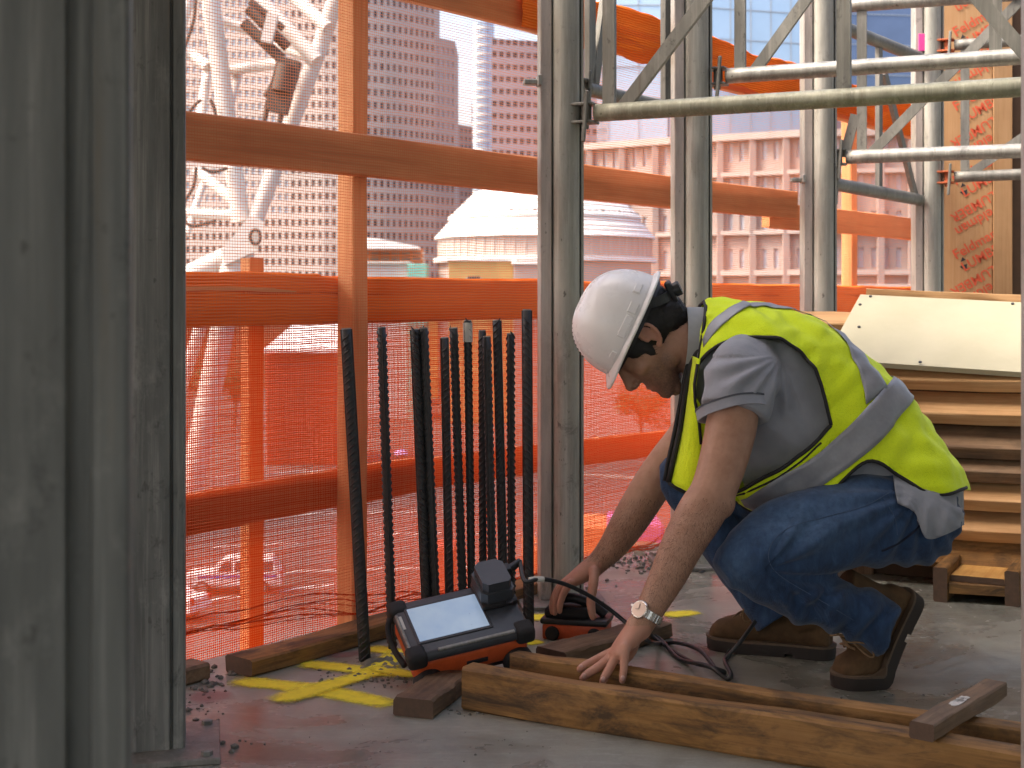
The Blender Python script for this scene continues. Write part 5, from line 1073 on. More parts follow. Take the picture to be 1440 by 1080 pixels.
# ---- hard hat
hat = tag(empty('hard_hat'), 'white hard hat on the crouching worker\'s head', 'hard hat')
UU = Vector((-.905, 0, .424)).normalized(); FFh = Vector((-.424, 0, -.905)).normalized(); LL = Vector((0, -1, 0)); FFh, LL = (FFh * math.cos(yaw) + LL * math.sin(yaw)), (LL * math.cos(yaw) - FFh * math.sin(yaw))
hm = Matrix((FFh, LL, UU)).transposed().to_4x4(); hm.translation = P(886, 460, 3.40); hat.matrix_world = hm
n = NT('white_hat_shell'); v = n.coord('Object'); f = n.noise(v, 9, 5); n.set(color=n.mix(n.ramp(n.noise(v, 40, 6, .7), [(.58, 0.0), (.75, .35)]), n.ramp(f, [(.3, (.82, .81, .79)), (.7, (.87, .86, .84))]), (.62, .60, .56)), rough=n.ramp(f, [(.3, .22), (.7, .36)]), coat=.15); M['hat'] = n.m
def hat_shell(k=1.0, off=0.0):
    vs = []; NU, NV = 64, 22
    for j in range(NV + 1):
        ph = (math.pi / 2) * j / NV
        for i in range(NU):
            th = 2 * math.pi * i / NU; c, s = math.cos(th), math.sin(th); e = .86; rr = math.cos(ph) ** .80; z = math.sin(ph) ** .92
            ridge = 1 + .022 * math.exp(-(s / .11) ** 2) * (1 if j > 2 else 0) + .012 * math.exp(-((abs(s) - .35) / .07) ** 2) * min(1, j / 8)
            x = (.130 + off) * math.copysign(abs(c) ** e, c) * rr - .004; y = (.112 + off) * math.copysign(abs(s) ** e, s) * rr; vs.append((x, y, (.136 + off) * z * ridge - .002))
    return vs, [(j * NU + i, j * NU + (i + 1) % NU, (j + 1) * NU + (i + 1) % NU, (j + 1) * NU + i) for j in range(NV) for i in range(NU)]
q = MB(); q.add(*hat_shell()); me = q.mesh('shell', True); o = link('shell', me, M['hat'], hat); md = o.modifiers.new('s', 'SOLIDIFY'); md.thickness = .003; md.offset = -1
vs = []; NU = 72
for j, (k, z) in enumerate(((0, .004), (.35, .0015), (.8, -.002), (1.0, -.0035), (1.03, -.006), (1.0, -.0085), (.75, -.006), (0, -.002))):
    for i in range(NU):
        th = 2 * math.pi * i / NU; c, s = math.cos(th), math.sin(th); e = .86; ext = .010 + .020 * max(0, c) ** 3 + .006 * max(0, -c) ** 2
        vs.append(((.1295 + ext * k) * math.copysign(abs(c) ** e, c) - .004, (.1115 + ext * k * .8) * math.copysign(abs(s) ** e, s), z - .009 * k * max(0, c) ** 3))
q = MB(); q.add(vs, [(j * NU + i, j * NU + (i + 1) % NU, (j + 1) * NU + (i + 1) % NU, (j + 1) * NU + i) for j in range(7) for i in range(NU)]); q.build('brim', M['hat'], hat, True)
# moulded side slots and ribs of the shell
def shell_pt(th, ph, off=0): c, s = math.cos(th), math.sin(th); e = .86; rr = math.cos(ph) ** .80; return Vector(((.130 + off) * math.copysign(abs(c) ** e, c) * rr - .004, (.112 + off) * math.copysign(abs(s) ** e, s) * rr, (.136 + off) * math.sin(ph) ** .92 - .002))
for (a0, a1, p0, p1) in ((1.28, 1.62, .07, .20), (1.66, 1.86, .07, .22), (2.05, 2.3, .14, .26), (.80, .98, .07, .16)):
    for sg in (1, -1):
        vs = []; K = 6
        for off, sh in ((.0005, 0), (.0035, .012)):
            for j in range(K + 1):
                for i in range(K + 1): vs.append(shell_pt(sg * (a0 + sh + (a1 - a0 - 2 * sh) * i / K), p0 + sh + (p1 - p0 - 2 * sh) * j / K, off))
        N2 = (K + 1) ** 2; fs = [(N2 + j * (K + 1) + i, N2 + j * (K + 1) + i + 1, N2 + (j + 1) * (K + 1) + i + 1, N2 + (j + 1) * (K + 1) + i) for j in range(K) for i in range(K)]
        bd = [i for i in range(K)] + [j * (K + 1) + K for j in range(K)] + [K * (K + 1) + K - i for i in range(K)] + [(K - j) * (K + 1) for j in range(K)]
        fs += [(bd[i], bd[(i + 1) % len(bd)], N2 + bd[(i + 1) % len(bd)], N2 + bd[i]) for i in range(len(bd))]; q = MB(); q.add(vs, fs); q.build('moulded_rib', M['hat'], hat, 30)
q = MB()
for k in range(9):
    an = -.35 + .08 * k; p = shell_pt(.05, .55 + k * .085, -.0008)
    q.box(p, (.006, .0012, .006))
q.build('vent_marks', M['black_plastic'], hat)
q = MB(); pts = [(.122 * math.cos(t_) - .008, .099 * math.sin(t_), .004) for t_ in np.linspace(0, 2 * math.pi, 49)]
for i in range(48): a = Vector(pts[i]); b = Vector(pts[i + 1]); q.bar(a + Vector((0, 0, -.006)), b + Vector((0, 0, -.006)), .002, .034)
q.build('headband', M['black_plastic'], hat)
hi = hat.matrix_world.inverted()
q = MB(); kp = hi @ P(947, 411, 3.385)
for sg in (1, -1):
    st = [hi @ p for p in (P(902, 428, 3.40 - sg * .084), P(918, 426, 3.40 - sg * .084), P(934, 420, 3.40 - sg * .062), P(946, 412, 3.40 - sg * .02))]; st = bez(st, 5); q = MB()
    for a, b in zip(st[:-1], st[1:]): q.bar(a, b, .0035, .022, up=(hi.to_3x3() @ Vector((-.3, 0, 1))))
    q.build('nape_strap', M['black_plastic'], hat)
q = MB(); kz = (hi.to_3x3() @ Vector((.88, -.2, .42))).normalized(); km = Matrix.Translation(hi @ P(944, 410, 3.375)) @ kz.to_track_quat('Z', 'Y').to_matrix().to_4x4(); q.bevbox((0, 0, .0), (.034, .052, .016), .005, km, segs=2); q.lathe([(.017, .006), (.018, .02), (.016, .024), (.006, .025)], 18, km); q.build('ratchet_knob', M['black_plastic'], hat, 40)
# ---- polo shirt
sq = MB(); vs = []; n_ = 40; tt = np.linspace(.05, 7.55, 46)
for t in tt:
    for k in range(n_): vs.append(torso(2 * math.pi * k / n_, t, -.017 - (.012 if math.cos(2 * math.pi * k / n_) < -.2 else 0)))
sq.add(vs, [(i * n_ + k, i * n_ + (k + 1) % n_, (i + 1) * n_ + (k + 1) % n_, (i + 1) * n_ + k) for i in range(45) for k in range(n_)] + [tuple(range(n_))[::-1], tuple(45 * n_ + k for k in range(n_))])
limb(sq, [(1066, 508, 3.30, .075, .07), (1050, 522, 3.222, .084, .070), (1040, 552, 3.188, .082, .070), (1033, 580, 3.170, .0785, .068)], 28, 6, True); limb(sq, [(1050, 505, 3.50, .07, .06), (1020, 545, 3.56, .075, .065), (998, 585, 3.60, .072, .066)], 24, 6, True)
sme = remesh(sq, .0050, 5, 'polo_shirt'); S = co_of(sme); SN = no_of(sme); su, sv = to_px(S)
# armpit folds fan from the shoulder, soft wrinkles elsewhere
fx, fy = su - 1100, sv - 500; ang = np.arctan2(fy, fx); rad = np.hypot(fx, fy)
fold = np.sin(ang * 17 + rad * .02) * np.exp(-((rad - 75) / 45) ** 2) * (S[:, 1] < 3.36) * np.clip((sv - 480) / 40, 0, 1) * (ang > 1.2)
soft = np.array([mnoise.noise(Vector((p[0] * 9 + p[2] * 5, p[1] * 6, p[2] * 14 - p[0] * 8))) for p in S]); soft2 = np.array([mnoise.noise(Vector((p[0] * 24, p[1] * 18, p[2] * 30))) for p in S])
S = S + SN * ((fold * .0065 + soft * .008 + soft2 * .003) * (1 - .85 * np.exp(-(((S - np.array(P(1032, 578, 3.17))) @ np.array(P(1019, 640, 3.14) - P(1036, 530, 3.205)) / .18) / .035) ** 2) * (S[:, 1] < 3.25)))[:, None]; set_co(sme, S)
# open the sleeve: drop the cap faces below the hem plane
hemc = np.array(P(1032, 580, 3.168)); hd = np.array(P(1019, 640, 3.14)) - np.array(P(1036, 530, 3.205)); hd /= np.linalg.norm(hd); hd = hd + np.array([.32, 0, .0]); hd /= np.linalg.norm(hd)
n = NT('grey_polo_knit'); v = n.coord('Object'); f = n.noise(v, 12, 5); w = n.noise(v, 500, 2); c = n.ramp(f, [(.3, (.25, .262, .295)), (.7, (.315, .328, .365))]); n.set(color=c, rough=.9, sheen=.25, spec=.2, normal=n.bump(w, .15, .001, n.bump(n.noise(v, 26, 5), .25, .008))); M['polo'] = n.m
so = wlink('polo_shirt', sme, M['polo']); md = so.modifiers.new('s', 'SOLIDIFY'); md.thickness = .0025; md.offset = -1
def ring_band(name, c, ax, ra, rb, h, th, m, parent=worker, n=48, flare=0.0, dep=Vector((0, 1, 0)), gap=None):
    """cloth band: ring of radius ra in the picture plane, rb in depth, height h along ax"""
    ax = Vector(ax).normalized(); dep = (dep - ax * dep.dot(ax)).normalized(); per = ax.cross(dep); vs = []
    for k, (off, hh) in enumerate(((0, -h / 2), (0, h / 2), (th, h / 2), (th, -h / 2))):
        for i in range(n): t = 2 * math.pi * i / n; wv_ = 1 + .012 * math.sin(3 * t + 1) + .008 * math.sin(7 * t); f_ = flare if hh > 0 else 0; vs.append(Vector(c) - WO + per * math.cos(t) * (ra + off + f_) * wv_ + dep * math.sin(t) * (rb + off + f_) * wv_ + ax * (hh + .003 * math.sin(2 * t + .5)))
    q = MB(); q.add(vs, [(j * n + i, j * n + (i + 1) % n, ((j + 1) % 4) * n + (i + 1) % n, ((j + 1) % 4) * n + i) for j in range(4) for i in range(n)]); return q.build(name, m, parent, 50)
M['polo_trim'] = plain('dark_sleeve_trim', (.07, .075, .09), .9); M['collar'] = plain('pale_collar', (.34, .355, .36), .9, var=.1, bump=.1)
ring_band('sleeve_hem', P(1031.5, 577, 3.170), Vector(hd), .0800, .0700, .022, .0035, M['polo']); ring_band('sleeve_trim', Vector(P(1031.5, 577, 3.170)) - Vector(hd) * .0125, Vector(hd), .0805, .0705, .004, .0042, M['polo_trim'])
ring_band('collar', P(972, 486, 3.40), Vector((-1, 0, .12)), .091, .084, .040, .005, M['collar'], flare=-.005)
# ---- safety vest: panels cut out on the trunk surface
def vest_off(th, t):
    return .012 + .010 * mnoise.noise(Vector((th * 2.2, t * .9, 3))) + .009 * mnoise.noise(Vector((th * 4.0 + t * 1.3, t * 2.4 - th * 2, 8))) + .006 * math.exp(-((th - .9) / .35) ** 2) * math.sin(t * 2.6 + th * 5) * .9
def clamp_th(h): return max(-math.pi, min(math.pi, h))
arm_px = [(981, 512), (990, 500), (1008, 487), (1030, 479), (1058, 476), (1085, 480), (1108, 489), (1127, 502), (1142, 522), (1152, 545), (1160, 572), (1167, 598)]
low_px = [(1167, 598), (1150, 617), (1124, 638), (1095, 657), (1062, 674), (1038, 686)]
cor_px = [(1038, 686), (1036, 694), (1044, 704), (1062, 716), (1084, 726)]
hem_px = [(1150, 712), (1190, 668), (1222, 647), (1262, 669), (1292, 689), (1322, 697), (1340, 691)]
arm_h = inv_path(arm_px, 5); low_h = inv_path(low_px, 5); cor_h = inv_path(cor_px, 4); hem_h = inv_path(hem_px, 5)
neck = [(.0, 7.86), (.5, 7.85), (1.0, 7.84), (1.45, 7.80)]
front0 = [inv(983, 470), inv(984, 490)]
# polygon of the near half from the back midline (th=0): neck -> armhole -> side -> lower corner -> hem -> back midline
last_t = hem_h[-1][1]
near = neck[:-1] + front0 + arm_h + low_h[1:] + cor_h[1:] + hem_h + [(0.12, .42), (0.0, .44)]
def panel(poly, step_h=.055, step_t=.085, mir=False):
    pts = [Vector((h, t)) for h, t in poly]; n0 = len(pts); eds = [(i, (i + 1) % n0) for i in range(n0)]
    hs = [p[0] for p in pts]; ts = [p[1] for p in pts]
    from mathutils.geometry import intersect_point_line
    def inside(h, t):
        c = False; j = n0 - 1
        for i in range(n0):
            if ((pts[i][1] > t) != (pts[j][1] > t)) and (h < (pts[j][0] - pts[i][0]) * (t - pts[i][1]) / (pts[j][1] - pts[i][1] + 1e-12) + pts[i][0]): c = not c
            j = i
        return c
    extra = []; h = min(hs) + step_h / 2
    while h < max(hs):
        t = min(ts) + step_t / 2
        while t < max(ts):
            if inside(h, t): extra.append(Vector((h + random.uniform(-.008, .008), t + random.uniform(-.01, .01))))
            t += step_t
        h += step_h
    V, Ed, Fc, *_ = delaunay_2d_cdt(pts + extra, eds, [], 1, 1e-5)
    return [(v[0], v[1]) for v in V], [tuple(f) for f in Fc if len(f) == 3]
pv, pf = panel(near)
vs = []; fs = []
for sg in (1, -1):
    b = len(vs); vs += [torso(sg * h, t, vest_off(sg * h, t)) - WO for h, t in pv]; fs += [tuple(b + i for i in (f if sg > 0 else f[::-1])) for f in pf]
me = bpy.data.meshes.new('vest'); me.from_pydata(vs, [], fs); bm = bmesh.new(); bm.from_mesh(me); bmesh.ops.remove_doubles(bm, verts=bm.verts[:], dist=.0012); bmesh.ops.recalc_face_normals(bm, faces=bm.faces[:]); bm.to_mesh(me); bm.free(); me.shade_smooth()
n = NT('hi_vis_mesh'); v = n.coord('Object'); vo = n.n('ShaderNodeTexVoronoi'); vo.inputs['Scale'].default_value = 330; n.l(v, vo.inputs['Vector']); dots = n.ramp(vo.outputs['Distance'], [(.25, 0.0), (.5, 1.0)])
f = n.noise(v, 6, 5); c = n.ramp(f, [(.3, (.70, .89, .018)), (.7, (.79, .97, .035))]); c = n.mix(n.math('MULTIPLY', n.ramp(vo.outputs['Distance'], [(.2, 1.0), (.42, 0.0)]), .22), c, (.26, .50, .01))
n.set(color=c, rough=.8, sheen=.15, spec=.2, normal=n.bump(dots, .35, .0015, n.bump(n.noise(v, 22, 5), .25, .008))); M['hivis'] = n.m
vest = link('safety_vest', me, M['hivis'], worker); md = vest.modifiers.new('s', 'SOLIDIFY'); md.thickness = .0028; md.offset = 1
n = NT('reflective_tape'); v = n.coord('Object'); f = n.noise(v, 25, 5); vo = n.n('ShaderNodeTexVoronoi'); vo.inputs['Scale'].default_value = 260; n.l(v, vo.inputs['Vector'])
n.set(color=n.ramp(f, [(.3, (.25, .26, .285)), (.7, (.33, .34, .37))]), rough=.5, metal=.25, normal=n.bump(n.noise(v, 40, 4), .3, .004)); M['reflect'] = n.m
M['piping'] = plain('black_piping', (.012, .012, .013), .7)
def strip_px(name, left, right, m, off=.0085, mirror=True, nl=22, nw=6, ext=None):
    """cloth strip between two edges given as photo points on the near flank"""
    def res(p): 
        q_ = [Vector((a, b, 0)) for a, b in p]; q_ = bez(q_, 12); L_ = [0]
        for a, b in zip(q_[:-1], q_[1:]): L_.append(L_[-1] + (b - a).length)
        out = []
        for i in range(nl + 1):
            s = L_[-1] * i / nl; k = max(j for j in range(len(L_)) if L_[j] <= s + 1e-6); k = min(k, len(q_) - 2); f_ = (s - L_[k]) / max(L_[k + 1] - L_[k], 1e-6); out.append(q_[k].lerp(q_[k + 1], f_))
        return [inv(p_.x, p_.y) for p_ in out]
    a = np.array(res(left)); b = np.array(res(right))
    for arr in (a, b):                       # smooth the grid look-up
        for _ in range(7): arr[1:-1] = (arr[:-2] + 2 * arr[1:-1] + arr[2:]) / 4
    if ext is not None: a = np.vstack([ext[0], a]); b = np.vstack([ext[1], b])
    vs = []; 
    for i in range(len(a)):
        for k in range(nw + 1): h, t = a[i] * (1 - k / nw) + b[i] * (k / nw); vs.append((h, t))
    W = nw + 1; fs = [(i * W + k, i * W + k + 1, (i + 1) * W + k + 1, (i + 1) * W + k) for i in range(len(a) - 1) for k in range(nw)]
    for sg in ((1, -1) if mirror else (1,)):
        q = MB(); q.add([torso(sg * h, t, vest_off(sg * h, t) + off) - WO for h, t in vs], fs); o = q.build(name, m, vest, True); md = o.modifiers.new('s', 'SOLIDIFY'); md.thickness = .001; md.offset = 0
    return o
# waist tape round the back, its front run, back brace and shoulder run
w1 = inv(1249, 537); w2 = inv(1277, 562)
strip_px('waist_tape', [(1248, 537), (1232, 554), (1213, 575), (1181, 608), (1152, 635), (1105, 661), (1048, 692)], [(1277, 562), (1262, 584), (1243, 610), (1214, 638), (1189, 656), (1132, 694), (1070, 720)], M['reflect'], mirror=False, ext=([(w1[0] - 1.2, w1[1]), (w1[0] - .8, w1[1]), (w1[0] - .4, w1[1])], [(w2[0] - 1.2, w2[1]), (w2[0] - .8, w2[1]), (w2[0] - .4, w2[1])]), nl=26)
strip_px('back_tape', [(1108, 446), (1130, 450), (1158, 461), (1179, 488), (1199, 524), (1212, 572)], [(1112, 442), (1140, 449), (1178, 470), (1214, 511), (1228, 532), (1238, 551)], M['reflect'], off=.0068, mirror=False)
strip_px('shoulder_tape', [(985.5, 479), (990, 463), (1010, 446), (1040, 434), (1062, 433), (1108, 442)], [(987, 489), (999, 474), (1022, 453), (1052, 439), (1076, 438), (1110, 446)], M['reflect'], off=.0068, mirror=False)
def pipe(name, path, r=.0038, mir=True):
    q = MB()
    a = np.array(path, float)
    for _ in range(2): a[1:-1] = (a[:-2] + 2 * a[1:-1] + a[2:]) / 4
    for sg in ((1, -1) if mir else (1,)): q = MB(); q.tube([torso(sg * h, t, vest_off(sg * h, t) + .0015) - WO for h, t in a], r, 8); q.build(name, M['piping'], vest, True)
pipe('armhole_piping', arm_h, .0042); pipe('side_piping', low_h, .0046); pipe('corner_piping', cor_h, .0036); pipe('hem_piping', hem_h + [(.0, .46)], .0042)
pipe('neck_piping', [(-1.5, 7.80)] + [(-h, t) for h, t in neck[1:]][::-1] + neck[:-1] + front0 + [inv(981, 511)], .0042, False)
low2 = inv_path([(1152, 622), (1118, 652), (1080, 674), (1036, 690)], 5); pipe('side_strap_piping', low2, .0030)
# front panels hanging from the shoulders
def flap(name, left, right, Yl, Yr, m, n_=24, w=8, wave=.006):
    q_ = []; A_ = bez([Vector((a, b, 0)) for a, b in left], 8); B_ = bez([Vector((a, b, 0)) for a, b in right], 8); N = n_
    vs = []
    for i in range(N + 1):
        a = A_[int(i / N * (len(A_) - 1))]; b = B_[int(i / N * (len(B_) - 1))]
        for k in range(w + 1):
            f_ = k / w; u = a.x * (1 - f_) + b.x * f_; v_ = a.y * (1 - f_) + b.y * f_; Y = Yl(i / N) * (1 - f_) + Yr(i / N) * f_ - .016 * math.sin(math.pi * f_) + wave * mnoise.noise(Vector((u * .03, v_ * .02, 2))); vs.append(P(u, v_, Y) - WO)
    q = MB(); W = w + 1; q.add(vs, [(i * W + k, i * W + k + 1, (i + 1) * W + k + 1, (i + 1) * W + k) for i in range(N) for k in range(w)]); o = q.build(name, m, worker, True); md = o.modifiers.new('s', 'SOLIDIFY'); md.thickness = .003; return o
LF = [(972, 500), (966, 545), (957, 605), (947, 650), (940, 678)]; RF = [(984, 505), (978, 545), (981, 585), (986, 625), (984, 700)]
fl = flap('front_panel', LF, RF, lambda s: 3.325 - .05 * s, lambda s: 3.255 - .03 * s, M['hivis'])
RF2 = [(982, 505), (990, 560), (1010, 620), (1030, 670), (1040, 690)]; LF2 = [(978, 545), (981, 585), (986, 625), (984, 700), (984, 700)]
fl2 = flap('front_lower_panel', [(980, 560), (982, 600), (984, 650), (982, 699)], [(1010, 610), (1030, 650), (1046, 680), (1050, 706)], lambda s: 3.250 - .02 * s, lambda s: 3.30, M['hivis'])
q = MB(); q.tube([P(a, b, 3.318 - .05 * i / 6) - WO for i, (a, b) in enumerate([(983, 492), (978, 500), (972, 512), (965, 545), (956, 605), (946, 650), (940, 679)])], .0062, 8)
q.tube([P(a - 4, b, 3.335 - .05 * i / 5) - WO for i, (a, b) in enumerate([(974, 500), (967, 530), (959, 575), (949, 625), (942, 655), (939, 676)])], .005, 8); q.build('front_edge_piping', M['piping'], fl, True)
q = MB(); q.tube([P(a, b, 3.235) - WO for a, b in [(981, 512), (976.5, 540), (977.5, 565), (983, 592), (986, 625)]], .0036, 8); q.build('armhole_piping', M['piping'], fl, True)
q = MB(); q.tube([P(a, b, 3.262 - .02 * i / 4) - WO for i, (a, b) in enumerate([(940, 679), (953, 688), (968, 695), (982, 700)])], .004, 8); q.build('hem_piping', M['piping'], fl, True)
# far front panel seen past the chest
flap('far_front_panel', [(968, 505), (962, 545), (954, 600), (944, 650), (938, 676)], [(984, 520), (985, 560), (985, 600), (985, 640), (985, 690)], lambda s: 3.47, lambda s: 3.53, M['hivis'])
# ---- jeans
jq = MB(); ellip(jq, P(1268, 728, 3.375), [Vector((.118, 0, -.03)), Vector((0, .188, 0)), Vector((.035, 0, .098))], 30, 20)
limb(jq, [(1290, 728, 3.285, .112, .098), (1225, 730, 3.235, .107, .098), (1160, 742, 3.19, .100, .092), (1095, 765, 3.15, .089, .084), (1058, 784, 3.13, .077, .074), (1044, 792, 3.125, .066, .064)], 30)
limb(jq, [(1056, 788, 3.13, .074, .074), (1085, 812, 3.14, .068, .068), (1130, 832, 3.16, .064, .066), (1180, 852, 3.18, .062, .064), (1222, 872, 3.195, .064, .064), (1243, 881, 3.20, .066, .064)], 28, 6, True)
limb(jq, [(1270, 728, 3.465, .11, .098), (1150, 700, 3.52, .098, .09), (1040, 678, 3.56, .084, .08), (970, 668, 3.58, .070, .070), (956, 668, 3.583, .060, .060)], 28)
limb(jq, [(966, 674, 3.58, .068, .070), (1000, 730, 3.56, .066, .066), (1045, 800, 3.53, .062, .062), (1085, 852, 3.50, .064, .064), (1097, 870, 3.49, .066, .066)], 26, 6, True)
jme = remesh(jq, .0050, 6, 'jeans'); J = co_of(jme); JN = no_of(jme); ju, jv = to_px(J); nearm = (J[:, 1] < 3.40).astype(float)
def nz(p, s, k=0): return np.array([mnoise.noise(Vector((a[0] * s[0] + k, a[1] * s[1], a[2] * s[2]))) for a in p])
# folds: fan behind the knee, pull lines on the thigh from hip to knee, stacked creases on the shin
fx, fy = ju - 1075, jv - 800; ang = np.arctan2(fy, fx); rad = np.hypot(fx, fy)
fan = np.sin(ang * 13 + .02 * rad) * np.exp(-((rad - 70) / 55) ** 2) * (np.abs(ang) < 1.1) * nearm
hx, hy = ju - 1300, jv - 690; ha = np.arctan2(hy, -hx); hr = np.hypot(hx, hy); pull = np.sin(ha * 20) * np.exp(-((hr - 90) / 70) ** 2) * nearm
q1 = (ju - 1060) * .42 + (jv - 800) * .9; shin = np.sin(((ju - 1060) * .9 + (jv - 800) * .42) * .16 + 1.2 * np.sin(q1 * .09)) * ss(ju, 1090, 1140) * ss(jv, 815, 835) * nearm
J = J + JN * (fan * .007 + pull * .004 + shin * .006 + nz(J, (7, 7, 12)) * .008 + nz(J, (22, 16, 26), 4) * .004)[:, None]; set_co(jme, J)
worn_highlight = np.exp(-((ju - 1120) / 80) ** 2 - ((jv - 735) / 38) ** 2) * .9 + np.exp(-((ju - 1035) / 24) ** 2 - ((jv - 800) / 40) ** 2) * .6 + .4 * np.exp(-((ju - 1200) / 60) ** 2 - ((jv - 690) / 30) ** 2); attr(jme, 'worn_highlight', worn_highlight * nearm)  # worn patches on thigh and knee, brightened to carry highlights too
n = NT('blue_denim'); v = n.coord('Object'); tw = n.n('ShaderNodeTexWave', wave_type='BANDS', bands_direction='DIAGONAL'); tw.inputs['Scale'].default_value = 190; tw.inputs['Distortion'].default_value = 1.5; n.l(v, tw.inputs['Vector'])
f = n.noise(n.coord('Object', (3, 3, 1.2)), 16, 7, .65, .6); c = n.ramp(f, [(.28, (.006, .017, .048)), (.55, (.017, .046, .108)), (.8, (.045, .098, .19))]); at_ = n.n('ShaderNodeAttribute', attribute_name='worn_highlight')
c = n.mix(n.math('MULTIPLY', at_.outputs['Fac'], n.ramp(n.noise(v, 60, 5, .7), [(.3, .25), (.7, .75)])), c, (.13, .23, .38)); c = n.mix(n.math('MULTIPLY', tw.outputs['Fac'], .16), c, (.09, .13, .20))
n.set(color=c, rough=.88, spec=.2, sheen=.15, normal=n.bump(tw.outputs['Fac'], .12, .0012, n.bump(n.noise(n.coord('Object', (2, 2, 1)), 30, 5), .3, .006))); M['denim'] = n.m
jeans = wlink('jeans', jme, M['denim'])
# open cuffs handled by boots; stitched seams laid on the cloth
from mathutils.bvhtree import BVHTree
jb = BVHTree.FromPolygons([Vector(p) for p in J], [tuple(p.vertices) for p in jme.polygons]); cam0 = Vector((0, 0, CAM_H))
def seam(name, px, r, m, off=.001):
    pts = []
    for p in bez([Vector((a, b, 0)) for a, b in px], 8):
        d = (P(p.x, p.y, 1.0) - cam0).normalized(); h = jb.ray_cast(cam0, d)
        if h[0] is not None and h[0].y < 3.6: pts.append(h[0] - d * off - WO)
    if len(pts) < 3: return
    pts = [pts[0]] + [(pts[i - 1] + pts[i] * 2 + pts[i + 1]) / 4 for i in range(1, len(pts) - 1)] + [pts[-1]]
    q = MB(); q.tube(pts, r, 6); q.build(name, m, jeans, True)
M['thread'] = plain('pale_seam_thread', (.055, .095, .17), .8, var=.3, scale=200)
seam('outer_seam', [(1255, 690), (1215, 712), (1160, 727), (1110, 742), (1085, 765), (1082, 790), (1100, 812), (1150, 842), (1200, 872)], .0010, M['thread']); seam('pocket_seam', [(1242, 700), (1258, 728), (1262, 752)], .0008, M['thread'])
M['seam_dark'] = plain('dark_pocket_edge', (.008, .012, .03), .9); seam('pocket_edge', [(1240, 775), (1262, 765), (1285, 748), (1302, 728)], .0026, M['seam_dark'])
# shirt tail hanging out below the vest, laid over the seat of the jeans
NI, NJ = 26, 16; top = bez([Vector((1256, 668, 0)), Vector((1290, 684, 0)), Vector((1322, 690, 0)), Vector((1355, 676, 0))], 12); bot = bez([Vector((1264, 708, 0)), Vector((1286, 720, 0)), Vector((1303, 757, 0)), Vector((1334, 750, 0)), Vector((1356, 738, 0))], 12); vs = []
for j in range(NJ + 1):
    for i in range(NI + 1):
        a = top[int(i / NI * (len(top) - 1))]; b = bot[int(i / NI * (len(bot) - 1))]; p = a.lerp(b, j / NJ); d = (P(p.x, p.y, 1.0) - cam0).normalized(); h = jb.ray_cast(cam0, d); Yc = 3.22 + .13 * (i / NI) ** 2
        Y = min(h[0].y if h[0] is not None else 9, Yc) - .016 - .006 * math.sin(i * .9 + j * .25) * (j / NJ); vs.append(P(p.x, p.y, Y) - WO)
q = MB(); q.add(vs, [(j * (NI + 1) + i, j * (NI + 1) + i + 1, (j + 1) * (NI + 1) + i + 1, (j + 1) * (NI + 1) + i) for j in range(NJ) for i in range(NI)]); o = q.build('shirt_tail', M['polo'], worker, True); md = o.modifiers.new('s', 'SOLIDIFY'); md.thickness = .003
